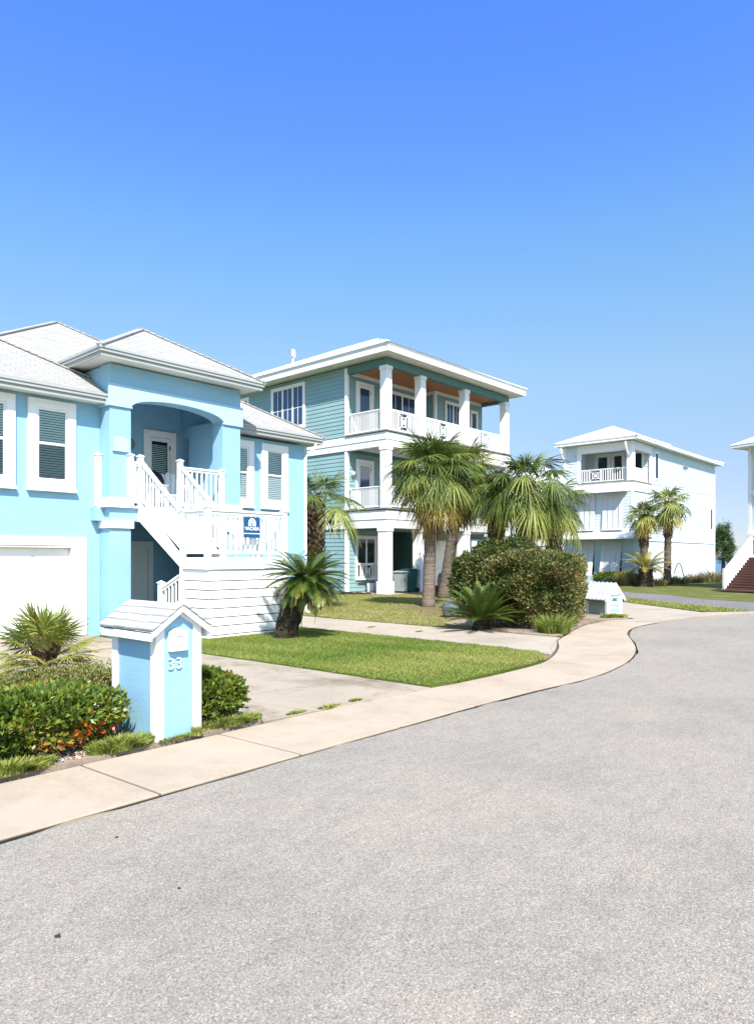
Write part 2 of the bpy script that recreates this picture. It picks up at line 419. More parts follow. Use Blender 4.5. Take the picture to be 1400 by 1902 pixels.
nt.links.new(sk.outputs[0], hs.inputs['Color']); nt.links.new(vm.outputs[0], bg.inputs['Color'])
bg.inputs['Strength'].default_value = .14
vs = scene.view_settings
vs.view_transform = 'Standard'; vs.look = 'None'; vs.exposure = 1.3; vs.gamma = 1
scene.cycles.max_bounces = 6; scene.cycles.transparent_max_bounces = 12
scene.cycles.diffuse_bounces = 4

def P2(px, d):
    """street coordinates of the spot a given bearing and distance from where the photographer stood"""
    x = (px - 700) / 1300 * d
    return (x * math.sin(A) + d * math.cos(A), -x * math.cos(A) + d * math.sin(A))

# ------------------------------------------------------------------ setting: ground, road, walks
def sheet(name, pts, z, mat, thick=0, kind='structure'):
    mb = MB()
    if thick: mb.prism(pts, 'z', z - thick, z)
    else: mb.quad(*[(x, y, z) for x, y in pts])
    return tag(mb.obj(name, mat), kind=kind)

sheet('terrain', [(-300, -300), (68, -300), (70, 10), (67, 20), (66, 45), (72, 400), (-300, 400)], -.06, M['terrain'])
sheet('sea', [(60, -4000), (7000, -4000), (7000, 6000), (60, 6000)], -.45, M['sea'])
road_edge = [(-40, 4.42), (1.58, 4.42), (3.4, 4.46), (4.97, 4.46), (6.37, 4.44), (7.94, 4.38), (8.91, 4.30), (9.92, 4.33), (11.17, 4.51), (12.41, 4.86), (13.69, 5.42), (14.81, 6.0), (15.92, 6.41), (17.2, 6.64), (18.37, 6.64), (20.03, 6.44), (21.76, 6.1), (22.8, 5.6)]
sheet('road', road_edge + [(24.6, 4.6), (27, 1.5), (27, -4), (22, -9), (13, -9), (8.5, -5.5), (-40, -5.5)], 0.0, M['asphalt'])

def spline(pts, n=6):
    out = []
    p = [np.array(q, float) for q in pts]
    for i in range(len(p) - 1):
        a, b_, c, d = p[max(i - 1, 0)], p[i], p[i + 1], p[min(i + 2, len(p) - 1)]
        for k in range(n):
            t = k / n
            out.append(.5 * ((2 * b_) + (-a + c) * t + (2 * a - 5 * b_ + 4 * c - d) * t * t + (-a + 3 * b_ - 3 * c + d) * t ** 3))
    out.append(p[-1]); return out

inn = [(2.62 + 1.335 * k, 5.56) for k in range(-12, 4)] + [(7.72, 5.43), (8.8, 5.40), (9.9, 5.45), (10.83, 5.70), (11.95, 6.17), (12.95, 6.70), (13.95, 7.03), (15.2, 7.42), (16.4, 7.72), (17.6, 7.80)]
out = [(2.68 + 1.335 * k, 4.47) for k in range(-12, 4)] + [(7.95, 4.42), (9.25, 4.32), (10.57, 4.44), (11.74, 4.70), (12.95, 5.13), (14.15, 5.70), (15.2, 6.21), (16.3, 6.56), (17.3, 6.68), (18.4, 6.69)]
NS = 6
si, so_ = spline(inn, NS), spline(out, NS)
mb = MB()
for k in range(len(inn) - 1):
    a = [np.array(q) for q in si[k * NS:(k + 1) * NS + 1]]; b2 = [np.array(q) for q in so_[k * NS:(k + 1) * NS + 1]]
    g = .011
    for arr in (a, b2):
        d0 = arr[1] - arr[0]; arr[0] = arr[0] + d0 / np.linalg.norm(d0) * g
        d1 = arr[-2] - arr[-1]; arr[-1] = arr[-1] + d1 / np.linalg.norm(d1) * g
    z = .018 + R.uniform(-.003, .003)
    mb.prism([tuple(q) for q in b2] + [tuple(q) for q in reversed(a)], 'z', -.05, z)
tag(mb.obj('sidewalk', M['walk'], bevel=.006), kind='structure')
# bare soil showing in the joints and along the edges
si2 = [q + np.array((0, .05)) for q in si]; so2 = [q - np.array((0, .016 + .012 * math.sin(i * 1.7) * .6 + .010 * math.sin(i * .61))) for i, q in enumerate(so_)]
sheet('path_soil', [tuple(q) for q in so2] + [tuple(q) for q in reversed(si2)], .004, M['jointdirt'])

d1R = [(6.95, 14.9), (6.97, 10.22), (7.07, 7.73), (7.1, 6.45), (7.14, 5.47)]
mb = MB()
def slab(pts, z=.03): mb.prism(pts, 'z', -.06, z)
slab([(4.55, 5.62), (7.13, 5.47), (7.09, 6.62), (4.62, 6.9)]); slab([(4.62, 6.92), (7.09, 6.64), (7.02, 9.3), (4.75, 9.5)], .033)
slab([(1.8, 10.2), (4.75, 9.52), (7.02, 9.32), (6.95, 12.1), (1.8, 12.1)]); slab([(1.8, 12.12), (6.95, 12.12), (6.95, 15.0), (1.8, 15.0)], .05)
tag(mb.obj('driveway', M['drive'], bevel=.004), kind='structure')
mb = MB()
dj = [5.6, 8.3, 9.75, 11.2, 12.65, 14.1, 15.5, 18]
def du(v): return 13.35 - .0 * v + (.08 if v < 7 else 0)
def dl(v): return 11.05
for a_, b_ in zip(dj[:-1], dj[1:]):
    x0 = {5.6: 10.95}.get(a_, 11.1)
    if a_ == 5.6: slab([(10.95, 5.80), (11.5, 6.02), (11.95, 6.22), (12.45, 6.47), (12.95, 6.74), (13.35, 6.87), (13.35, 8.29), (11.08, 8.29), (11.05, 6.84)], .034)
    else: slab([(11.08, a_ + .01), (13.35, a_ + .01), (13.35, b_ - .01), (11.08, b_ - .01)], .034 + R.uniform(-.002, .002))
slab([(14.2, 15.5), (20, 15.5), (20, 18), (14.2, 18)], .028)
tag(mb.obj('driveway', M['drivepale'], bevel=.004), kind='structure')
# asphalt lane and pale apron of the cul-de-sac
d3u = [(22.35, 6.8), (23.53, 8.24), (25.47, 10.53), (28.45, 13.62), (33, 18.3)]
sheet('driveway', [(18.45, 6.70), (20.03, 6.50), (21.76, 6.17), (22.8, 5.66), (24.3, 5.3), (23.4, 6.0)] + d3u + [(33, 20.0), (26.5, 20.0), (25.4, 17.5), (22.5, 12.6), (20.75, 10.0), (19.75, 8.3), (18.75, 7.45), (17.65, 7.8)], .03, M['drivepale'], .09)
su = [(30.4, 14.41), (28.12, 11.63), (25.67, 8.57), (24.36, 6.6), (23.75, 5.85)]
sheet('road', [(24.3, 5.25), (24.7, 4.7), (27.2, 4.2), (28.71, 6.93), (29.58, 8.91), (31.81, 11.15), (33.31, 13.77), (36.44, 17.44), (44, 26), (41, 27), (33, 17.4)] + su, .012, M['asphalt2'])
lawn_strip = d3u[:-1] + su[:-1]
sheet('lawn', [(22.45, 6.75)] + d3u[1:-1] + su + [(23.5, 5.98)], .045, M['terrain'], .05)
lawn1 = [(7.16, 5.49), (8.0, 5.46), (9.1, 5.46), (9.9, 5.5), (10.4, 5.62), (10.85, 5.86), (11.06, 6.85), (11.06, 12.3), (10.6, 13.6), (7.0, 13.6), (6.99, 10.22), (7.09, 7.73), (7.12, 6.45)]
sheet('lawn', lawn1, .05, M['lawn'], .1)
lawn2 = [(13.37, 9.0), (14.2, 10.6), (16.5, 11.2), (18.5, 10.2), (20.6, 10.2), (22.4, 12.7), (25.3, 17.6), (26.4, 19.8), (22.6, 19.9), (22.6, 24), (14.3, 18), (13.37, 15.2)]
sheet('lawn', lawn2, .05, M['lawn2'], .1)
sheet('soil', [(15.3, 11.25), (16.6, 11.35), (18.3, 11.2), (19.2, 12.6), (19.9, 14.2), (19.3, 15.3), (18.2, 15.4), (17.4, 14.6), (16.9, 13.3), (15.8, 12.4)], .056, M['barelawn'], .02)
bed = [(13.37, 6.97), (14.0, 7.08), (15.2, 7.47), (16.4, 7.78), (17.6, 7.86), (18.7, 7.55), (19.7, 8.3), (20.7, 10.1), (18.5, 10.15), (16.5, 11.15), (14.2, 10.55), (13.37, 8.98)]
sheet('planting_bed', bed, .055, M['mulch'], .1)
sheet('planting_bed', [(-2, 5.6), (3.0, 5.6), (4.5, 5.62), (4.58, 6.9), (4.6, 8.2), (3.4, 8.6), (2, 8.4), (-2, 8.2)], .05, M['mulch'], .1)
sheet('lawn', [(-6, 8.25), (2, 8.45), (3.4, 8.65), (4.62, 8.3), (4.72, 9.45), (1.75, 10.15), (1.75, 14.9), (-6, 14.9)], .045, M['lawn'], .1)
sheet('patio', [(22.9, 19.95), (33.6, 20.02), (33.6, 24), (22.9, 24)], .075, M['drive'], .1)

# ------------------------------------------------------------------ house building blocks
def hip(root, name, mat, u0, u1, v0, v1, z, pitch, smooth=False):
    mb = MB(); wu, wv = u1 - u0, v1 - v0; h = min(wu, wv) / 2; zt = z + h * pitch
    if wu >= wv: r0, r1 = (u0 + h, v0 + h, zt), (u1 - h, v0 + h, zt)
    else: r0, r1 = (u0 + h, v0 + h, zt), (u0 + h, v1 - h, zt)
    a, b_, c, d = (u0, v0, z), (u1, v0, z), (u1, v1, z), (u0, v1, z)
    if wu >= wv:
        fs = [(a, b_, r1, r0), (b_, c, r1), (c, d, r0, r1), (d, a, r0)]
    else:
        fs = [(a, b_, r0), (b_, c, r1, r0), (c, d, r1), (d, a, r0, r1)]
    if abs(wu - wv) < 1e-6: fs = [(a, b_, r0), (b_, c, r0), (c, d, r0), (d, a, r0)]
    for f in fs: mb.quad(*f)
    mb.quad(d, c, b_, a)
    o = mb.obj(name, mat, root)
    # ridge caps
    rc = MB()
    for e, t in ((a, r0), (b_, r1 if wu >= wv else r0), (c, r1), (d, r0 if wu >= wv else r1)):
        rc.bar(Vector(e) + Vector((0, 0, .01)), Vector(t) + Vector((0, 0, .01)), .16, .035)
    if r0 != r1: rc.bar(Vector(r0) + Vector((0, 0, .01)), Vector(r1) + Vector((0, 0, .01)), .16, .035)
    rc.obj('ridge_cap', mat, o)
    return o

def eaves(root, u0, u1, v0, v1, zt, h, mat, soff, gut=True, sides='fblr'):
    """fascia ring with a stepped gutter profile, and the soffit sheet under it"""
    mb = MB()
    def ring(o, z0, z1, t=.03):
        if 'f' in sides: mb.box(u0 - o, u1 + o, v0 - o, v0 - o + t, z0, z1)
        if 'b' in sides: mb.box(u0 - o, u1 + o, v1 + o - t, v1 + o, z0, z1)
        if 'l' in sides: mb.box(u0 - o, u0 - o + t, v0 - o + t, v1 + o - t, z0, z1)
        if 'r' in sides: mb.box(u1 + o - t, u1 + o, v0 - o + t, v1 + o - t, z0, z1)
    if gut:
        ring(0, zt - h, zt - h * .55); ring(.035, zt - h * .55, zt - h * .22, .065); ring(.055, zt - h * .22, zt + .012, .085)
    else:
        ring(0, zt - h, zt - .05); ring(.03, zt - .05, zt + .01, .06)
    mb.obj('gutter' if gut else 'fascia', mat, root)
    MB().box(u0 + .035, u1 - .035, v0 + .035, v1 - .035, zt - h + .02, zt - h + .04).obj('soffit', soff, root)

def window(root, face, a0, a1, z0, z1, trim=.18, kind='blind', wd=.07, name='window', frame=None, panes=None):
    """trimmed window standing proud of its wall; kind: blind (double hung, blinds), grid (casements), plain"""
    frame = frame or M['white']
    mb = MB()
    mb.fbox(face, a0, a0 + trim, 0, wd, z0, z1); mb.fbox(face, a1 - trim, a1, 0, wd, z0, z1)
    mb.fbox(face, a0 + trim, a1 - trim, 0, wd, z1 - trim, z1); mb.fbox(face, a0 + trim, a1 - trim, 0, wd, z0, z0 + trim)
    if kind == 'blind':
        mb.fbox(face, a0 - .02, a1 + .02, .0, wd + .035, z0 - .05, z0 + .012)
        mb.fbox(face, a0 + .045, a1 - .045, wd, wd + .012, z1 - trim * .55, z1 - trim * .45)
    ia0, ia1, iz0, iz1 = a0 + trim, a1 - trim, z0 + trim, z1 - trim
    s = .045
    def sash(b0, b1, c0, c1, d=.035):
        mb.fbox(face, b0, b0 + s, .012, d, c0, c1); mb.fbox(face, b1 - s, b1, .012, d, c0, c1)
        mb.fbox(face, b0 + s, b1 - s, .012, d, c0, c0 + s); mb.fbox(face, b0 + s, b1 - s, .012, d, c1 - s, c1)
    glass = []; blinds = MB(); back = MB()
    if kind == 'blind':
        zm = (iz0 + iz1) / 2
        sash(ia0, ia1, iz0, zm + .03, .04); sash(ia0, ia1, zm - .0, iz1, .05)
        glass.append((ia0 + s, ia1 - s, iz0 + s, zm, .027)); glass.append((ia0 + s, ia1 - s, zm + .03, iz1 - s, .036))
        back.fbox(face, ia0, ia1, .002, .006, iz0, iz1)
        z = iz0 + .06
        while z < iz1 - .03:
            blinds.fq(face, [(ia0 + .03, .008, z + .040), (ia1 - .03, .008, z + .040), (ia1 - .03, .02, z), (ia0 + .03, .02, z)])
            z += .052
        gm = M['clear']
    else:
        n = panes or 1
        wdt = (ia1 - ia0) / n
        for k in range(n):
            b0, b1 = ia0 + k * wdt, ia0 + (k + 1) * wdt
            sash(b0, b1, iz0, iz1, .045)
            if n > 1 and k: mb.fbox(face, b0 - .05, b0 + .05, .012, wd * .9, iz0, iz1)
            if kind == 'grid':
                mb.fbox(face, (b0 + b1) / 2 - .014, (b0 + b1) / 2 + .014, .012, .042, iz0 + s, iz1 - s)
                zz = iz0 + (iz1 - iz0) * .46
                mb.fbox(face, b0 + s, b1 - s, .012, .04, zz - .014, zz + .014)
            glass.append((b0 + s, b1 - s, iz0 + s, iz1 - s, .03))
        gm = M['glassblue'] if kind == 'grid' else M['glassdark']
    o = mb.obj(name, frame, root, bevel=.004)
    if kind == 'blind':
        back.obj('dark_plate', M['dark'], o); blinds.obj('blinds', M['blind'], o)  # near-black plate stands in for the unlit room behind the blinds
    for gi, (b0, b1, c0, c1, d) in enumerate(glass):
        if kind == 'blind': gm = M['screen'] if gi == 0 else M['clear']
        MB().fq(face, [(b0, d, c0), (b1, d, c0), (b1, d, c1), (b0, d, c1)]).obj('pane', gm, o)
    return o

def glazed_door(root, face, a0, a1, z0, z1, trim=.14, wd=.06, blinds=True, glass=None, hinge=True):
    mb = MB()
    mb.fbox(face, a0, a0 + trim, 0, wd, z0, z1); mb.fbox(face, a1 - trim, a1, 0, wd, z0, z1)
    mb.fbox(face, a0 + trim, a1 - trim, 0, wd, z1 - trim, z1)
    d = MB(); b0, b1, c1 = a0 + trim + .01, a1 - trim - .01, z1 - trim - .01
    st = (b1 - b0) * .11
    d.fbox(face, b0, b0 + st, .0, .035, z0, c1); d.fbox(face, b1 - st, b1, .0, .035, z0, c1)
    d.fbox(face, b0 + st, b1 - st, .0, .035, z0, z0 + .2); d.fbox(face, b0 + st, b1 - st, .0, .035, c1 - .1, c1)
    fr = mb.obj('door_frame', M['white'], root, bevel=.004)
    do = d.obj('door', M['white'], root, bevel=.004)
    MB().fbox(face, b0 + st, b1 - st, .002, .006, z0 + .2, c1 - .1).obj('dark_plate', M['dark'], do)  # dark plate painted as the unlit room behind the door glass
    if blinds:
        bl = MB(); z = z0 + .34
        while z < c1 - .2:
            bl.fq(face, [(b0 + st + .02, .008, z + .025), (b1 - st - .02, .008, z + .025), (b1 - st - .02, .018, z), (b0 + st + .02, .018, z)]); z += .05
        bl.obj('blinds', M['blind'], do)
    MB().fq(face, [(b0 + st, .024, z0 + .2), (b1 - st, .024, z0 + .2), (b1 - st, .024, c1 - .1), (b0 + st, .024, c1 - .1)]).obj('pane', glass or M['clear'], do)
    h = MB()
    h.fbox(face, b0 + .03, b0 + .07, .035, .075, z0 + .95, z0 + 1.12)
    if hinge:
        for zz in (z0 + .25, (z0 + c1) / 2, c1 - .25): MB().fbox(face, b1 - .02, b1 + .012, .034, .05, zz - .06, zz + .06).obj('hinge', M['black'], do)
    h.obj('handle', M['black'], do)
    return do

def lap(face, a0, a1, z0, z1, pitch=.19, mb=None, proud=.024):
    mb = mb or MB(); z = z0
    while z < z1 - .01:
        t = min(z + pitch, z1)
        mb.fq(face, [(a0, proud, z), (a1, proud, z), (a1, .005, t), (a0, .005, t)])
        mb.fq(face, [(a0, .0, z), (a1, .0, z), (a1, proud, z), (a0, proud, z)])
        z = t
    return mb

BAL = {}
def railing(root, p0, p1, z0, z1, h=.95, sp=.115, bw=.032, gapbot=.1, mat=None, each=False, rail=(.085, .045), skip=None):
    """top and bottom rail with balusters between two posts; z0,z1 walking level at each end"""
    mat = mat or M['whitewood']
    p0 = Vector((*p0, 0)); p1 = Vector((*p1, 0)); L = (p1 - p0).length; d = (p1 - p0) / L
    mb = MB()
    t0, t1 = p0 + Vector((0, 0, z0 + h)), p1 + Vector((0, 0, z1 + h))
    mb.bar(t0, t1, rail[0], rail[1])
    mb.bar(t0 - Vector((0, 0, .05)), t1 - Vector((0, 0, .05)), .04, .055)
    bb = MB() if each else mb
    bb.bar(p0 + Vector((0, 0, z0 + gapbot)), p1 + Vector((0, 0, z1 + gapbot)), .05, .06)
    o = None
    n = max(2, int(L / sp)); slats = []
    for k in range(1, n):
        t = k / n
        if skip and skip[0] < t < skip[1]: continue
        p = p0 + d * L * t; z = z0 + (z1 - z0) * t
        slats.append((p.x, p.y, z + gapbot + .01, z + h - .04))
    if not each:
        for x, y, a, b_ in slats: mb.box(x - bw / 2, x + bw / 2, y - bw / 2, y + bw / 2, a, b_)
        return mb.obj('railing', mat, root)
    o = mb.obj('railing', mat, root, bevel=.004)
    bb.obj('bottom_rail', mat, o)
    org = rootof(root).location
    for x, y, a, b_ in slats:
        key = (bw, round(b_ - a, 3), mat.name)
        if key not in BAL:
            q = MB().box(-bw / 2, bw / 2, -bw / 2, bw / 2, 0, b_ - a).obj('baluster', mat, None)
            BAL[key] = q.data; ob = q; ob.parent = o
        else:
            ob = bpy.data.objects.new('baluster', BAL[key]); col.objects.link(ob); ob.parent = o
        ob.location = Vector((x, y, a)) - org
    return o

def post(root, x, y, z0, z1, w=.11, mat=None, cap=True):
    mb = MB().box(x - w / 2, x + w / 2, y - w / 2, y + w / 2, z0, z1)
    if cap:
        mb.box(x - w / 2 - .018, x + w / 2 + .018, y - w / 2 - .018, y + w / 2 + .018, z1, z1 + .025)
        c = w / 2 + .01
        n = len(mb.v); mb.v += [(x - c, y - c, z1 + .0255), (x + c, y - c, z1 + .0255), (x + c, y + c, z1 + .0255), (x - c, y + c, z1 + .0255), (x, y, z1 + .065)]
        mb.f += [(n, n + 1, n + 4), (n + 1, n + 2, n + 4), (n + 2, n + 3, n + 4), (n + 3, n, n + 4)]
    return mb.obj('post', mat or M['whitewood'], root, bevel=.004)

def xpanel(root, face, a0, a1, z0, z1, d=.03, mat=None):
    """fretwork panel: nested square frames and a saltire"""
    mb = MB(); ac, zc = (a0 + a1) / 2, (z0 + z1) / 2; t = .035
    def fr(a, b_, c, e):
        mb.fbox(face, a, a + t, -d / 2, d / 2, c, e); mb.fbox(face, b_ - t, b_, -d / 2, d / 2, c, e)
        mb.fbox(face, a + t, b_ - t, -d / 2, d / 2, c, c + t); mb.fbox(face, a + t, b_ - t, -d / 2, d / 2, e - t, e)
    fr(a0, a1, z0, z1)
    ww, hh = (a1 - a0), (z1 - z0)
    for k in (.22, .38): fr(a0 + ww * k, a1 - ww * k, z0 + hh * k, z1 - hh * k)
    def pt(a, z): return (a, face[1], z) if face[0] == 'v' else (face[1], a, z)
    mb.bar(pt(a0 + t, z0 + t), pt(a1 - t, z1 - t), .02, .03); mb.bar(pt(a0 + t, z1 - t), pt(a1 - t, z0 + t), .018, .03)
    return mb.obj('fretwork_panel', mat or M['h2white'], root)

# ------------------------------------------------------------------ the blue house
H1 = thing('blue_house', 'light blue stucco house with white shingle roofs, arched porch and white front stairs', 'house', (8, 15, 0))
wl = MB()
wl.box(1.0, 2.0, 15.05, 24, -.1, 5.1); wl.box(6.91, 7.52, 15.05, 24, -.1, 5.1); wl.box(2.0, 6.91, 15.05, 24, 1.95, 5.1)
wl.box(2.0, 6.91, 15.3, 24, -.1, 1.95)
wl.box(11.04, 14.1, 15.5, 24, -.1, 5.0)
wl.box(7.52, 11.04, 17.0, 24, -.1, 5.97)
wl.box(10.66, 11.04, 15.05, 16.35, -.1, 5.2)
wl.box(7.52, 7.72, 15.05, 17.0, 4.95, 5.95); wl.box(10.84, 11.04, 16.35, 17.0, 4.95, 5.95); wl.box(10.84, 11.04, 15.05, 16.35, 5.2, 5.95)
wl.obj('wall', M['blue'], H1)
# arch beam
us = [8.02 + (10.5 - 8.02) * k / 24 for k in range(25)]
def arch(u, lo=5.08, hi=5.34): t = (u - 9.26) / 1.24; return lo + (hi - lo) * math.sqrt(max(0, 1 - t * t * .98))
prof = [(7.52, 5.04), (8.02, 5.04)] + [(u, arch(u)) for u in us] + [(10.5, 5.04), (11.04, 5.04), (11.04, 5.97), (7.52, 5.97)]
MB().prism(prof, 'y', 14.60, 15.05).obj('arched_beam', M['blue'], H1, bevel=.008)
prof = [(7.47, 5.03), (8.04, 5.03)] + [(u, arch(u, 5.06, 5.32)) for u in us] + [(10.48, 5.03), (11.09, 5.03), (11.09, 5.53)] + [(7.47, 5.53)]
bd = MB().prism(prof, 'y', 14.555, 14.60)
bd.box(7.47, 7.52, 14.60, 15.045, 5.03, 5.18)
bd.obj('arch_band', M['bluepale'], H1, bevel=.008)  # paler than the wall up to the eave shadow edge: sunlight put into colour
MB().box(7.72, 10.84, 15.06, 16.99, 5.92, 5.95).obj('porch_ceiling', M['blue'], H1)
for (a, b_) in ((7.52, 8.02), (10.5, 11.04)):
    c = MB().box(a, b_, 14.60, 15.05, -.05, 2.34).box(a, b_, 14.6, 15.05, 3.02, 5.04).obj('column', M['blue'], H1, bevel=.012)
    MB().box(a - .05, b_ + .05, 14.55, 15.046, 2.34, 2.51).obj('column_band', M['white'], c, bevel=.008)
    MB().box(a - .04, b_ + .04, 14.56, 15.046, 2.85, 3.02).obj('column_band', M['white'], c, bevel=.008)
mb = MB()
mb.box(8.18, 8.42, 0, .0, 0, 0) if False else None
orn = MB().prism([(7.59, 4.08), (7.95, 4.08), (7.95, 4.32)] + [(7.95 - .36 * k / 8, 4.32 + .055 * math.sin(math.pi * k / 8)) for k in range(9)], 'y', 14.565, 14.60)
orn.box(7.57, 7.97, 14.55, 14.60, 4.04, 4.08)
orn.obj('light_box', M['bluepale'], H1, bevel=.006)
# porch floor and its beam
MB().box(7.52, 11.04, 14.6, 17.0, 2.51, 2.80).box(7.3, 7.52, 14.85, 15.05, 2.51, 2.80).obj('porch_beam', M['blue'], H1)
MB().box(7.42, 11.14, 14.52, 17.0, 2.802, 2.85).obj('porch_floor', M['whitewood'], H1)
window(H1, ('v', 15.05), 5.95, 6.95, 3.14, 5.02)
window(H1, ('v', 15.05), 4.72, 5.70, 3.14, 5.02)
window(H1, ('v', 15.05), 2.4, 3.4, 3.14, 5.02)
window(H1, ('v', 15.5), 12.42, 13.38, 3.10, 4.90)
window(H1, ('v', 15.5), 11.20, 12.14, 3.10, 4.90)
glazed_door(H1, ('v', 17.0), 9.67, 10.64, 2.86, 5.10, .17)
# garage door, its trim and the lower entry door
gd = MB()
for k in range(5):
    z0 = .05 + k * .38
    for j in range(6):
        a0 = 2.06 + j * .81
        gd.box(a0 + .05, a0 + .76, 15.155, 15.165, z0 + .06, z0 + .32)
    gd.box(2.0, 6.91, 15.165, 15.2, z0 + .004, z0 + .376)
gd.obj('garage_door', M['white'], H1, bevel=.004)
t = MB().box(6.91, 7.20, 15.0, 15.05, .0, 2.13).box(1.7, 2.0, 15.0, 15.05, .0, 2.13).box(2.0, 6.91, 15.0, 15.05, 1.95, 2.13)
t.box(6.87, 6.91, 15.01, 15.15, 0, 1.94).box(2.04, 6.87, 15.02, 15.15, 1.905, 1.945)
t.obj('garage_trim', M['white'], H1, bevel=.005)
dd = MB().fbox(('v', 17.0), 9.02, 9.80, .0, .03, .05, 1.98)
for (c0, c1) in ((.2, .85), (.98, 1.45), (1.55, 1.88)):
    for (a0, a1) in ((9.10, 9.38), (9.45, 9.73)): dd.fbox(('v', 17.0), a0, a1, .03, .042, c0, c1)
dd.obj('door', M['white'], H1, bevel=.004)
MB().fbox(('v', 17.0), 8.88, 9.02, 0, .07, .05, 2.12).fbox(('v', 17.0), 9.80, 9.94, 0, .07, .05, 2.12).fbox(('v', 17.0), 9.02, 9.80, 0, .07, 1.98, 2.12).obj('door_frame', M['white'], H1)
# roofs
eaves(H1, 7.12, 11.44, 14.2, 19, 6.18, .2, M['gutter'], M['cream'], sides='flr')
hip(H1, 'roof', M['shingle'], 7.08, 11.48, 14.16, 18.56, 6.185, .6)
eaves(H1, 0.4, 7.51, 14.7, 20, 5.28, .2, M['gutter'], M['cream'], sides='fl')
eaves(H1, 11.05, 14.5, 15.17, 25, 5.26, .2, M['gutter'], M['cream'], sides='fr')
def wing_roof():
    mb = MB(); z = 5.285; u0, u1, v0 = .4, 8.3, 14.66; h = 3.2; p = .6
    mb.quad((u0, v0, z), (7.5, v0, z), (7.5, v0 + .8, z + .8 * p), (u1 - h, v0 + h, z + h * p), (u0, v0 + h, z + h * p))
    mb.quad((u1 - .8, v0 + .8, z + .8 * p), (u1 - .8, v0 + 2 * h - .8, z + .8 * p), (u1 - h, v0 + h, z + h * p))
    mb.quad((u0, v0 + h, z + h * p), (u1 - h, v0 + h, z + h * p), (u1 - .8, v0 + 2 * h - .8, z + .8 * p), (u0, v0 + 2 * h - .8, z + .8 * p))
    o = mb.obj('roof', M['shingle'], H1)
    MB().bar((u1 - .8, v0 + .8, z + .8 * p + .01), (u1 - h, v0 + h, z + h * p + .01), .16, .03).obj('ridge_cap', M['shingle'], o)
wing_roof()
def main_roof():
    mb = MB(); u0, u1, v0, v1, z, p = 3.45, 14.54, 15.13, 26.2, 5.265, .6
    h = (v1 - v0) / 2; ap = (u0 + h, v0 + h, z + h * p); ap2 = (u1 - h, v0 + h, z + h * p)
    zc = z + 1.9 * p
    mb.quad((u0, v0, z), (7.55, v0, z), (7.55, v0 + 1.9, zc), (11.0, v0 + 1.9, zc), (11.0, v0, z), (u1, v0, z), ap2, ap)
    mb.quad((u1, v0, z), (u1, v1, z), ap2); mb.quad((u1, v1, z), (u0, v1, z), ap, ap2); mb.quad((u0, v1, z), (u0, v0, z), ap)
    o = mb.obj('roof', M['shingle'], H1)
    rc = MB()
    for e, t in (((u0, v0, z), ap), ((u1, v0, z), ap2)): rc.bar(Vector(e) + Vector((0, 0, .01)), Vector(t) + Vector((0, 0, .01)), .16, .035)
    rc.bar(ap, (ap2[0] + .05, ap2[1], ap2[2]), .16, .03)
    rc.obj('ridge_cap', M['shingle'], o)
main_roof()
ds = MB().tube([(14.22, 15.18, 5.06), (14.22, 15.22, 4.92), (14.08, 15.42, 4.72), (14.06, 15.45, 4.6), (14.06, 15.45, .12), (14.06, 15.3, .06)], .042, 8)
ds.obj('downspout', M['white'], H1, smooth=True)
MB().box(14.0, 14.13, 15.47, 15.5, .0, 5.0).obj('corner_trim', M['bluepale'], H1)
# stairs: upper flight, landing with board skirt, lower flight
ZF, ZL = 2.85, 1.70
st = MB()
nr = 6
for k in range(nr):
    z = ZL + (ZF - ZL) * (k + 1) / (nr + 1); v = 12.84 + 1.72 * (k + .0) / nr
    st.box(8.27, 9.2, v - .03, v + .30, z - .035, z); st.box(8.27, 9.2, v + .27, v + .285, z, z + .13)
st.obj('stair_tread', M['whitewood'], H1)
def stringer(x):
    return MB().prism([(12.84, 1.44), (14.56, 2.5), (14.56, 2.86), (14.45, 2.86), (12.9, 1.86), (12.84, 1.80)], 'x', x - .025, x + .025)
s1 = stringer(8.23).obj('stringer', M['whitewood'], H1); stringer(9.24).obj('stringer', M['whitewood'], H1)
for (x, y, z0, z1) in ((8.23, 14.58, 2.5, 3.97), (9.24, 14.55, 2.5, 3.97), (8.23, 12.84, .1, 2.66), (8.23, 11.96, 1.44, 2.70), (10.24, 11.96, 1.44, 2.70), (9.24, 12.84, 1.44, 2.66), (10.24, 12.84, 1.44, 2.66),
                       (7.98, 14.55, 2.84, 3.97), (7.45, 15.0, 2.84, 3.97), (10.44, 14.58, 2.84, 3.85)):
    post(H1, x, y, z0, z1)
kw = dict(each=True)
railing(H1, (8.23, 12.9), (8.23, 14.53), ZL + .02, ZF + .1, .92, .125, **kw)
railing(H1, (9.24, 12.9), (9.24, 14.53), ZL + .02, ZF + .1, .92, .125, **kw)
railing(H1, (8.23, 12.79), (8.23, 12.02), ZL, ZL, .96, .115, **kw)
railing(H1, (8.29, 11.96), (10.18, 11.96), ZL, ZL, .96, .125, **kw)
railing(H1, (10.24, 12.02), (10.24, 12.79), ZL, ZL, .96, .125, **kw)
railing(H1, (9.3, 12.84), (10.18, 12.84), ZL, ZL, .96, .125, **kw)
railing(H1, (9.3, 14.56), (10.40, 14.57), ZF, ZF, .98, .135, **kw)
railing(H1, (8.03, 14.57), (8.18, 14.57), ZF, ZF, .98, .07, **kw)
ld = MB()
for k in range(7): ld.box(8.2, 10.28, 11.92 + k * .135, 11.92 + k * .135 + .128, 1.655, 1.695)
ld.obj('landing_deck', M['whitewood'], H1)
sk_ = MB()
zs = [1.45, 1.215, 1.03, .845, .655, .47, .295, .11]
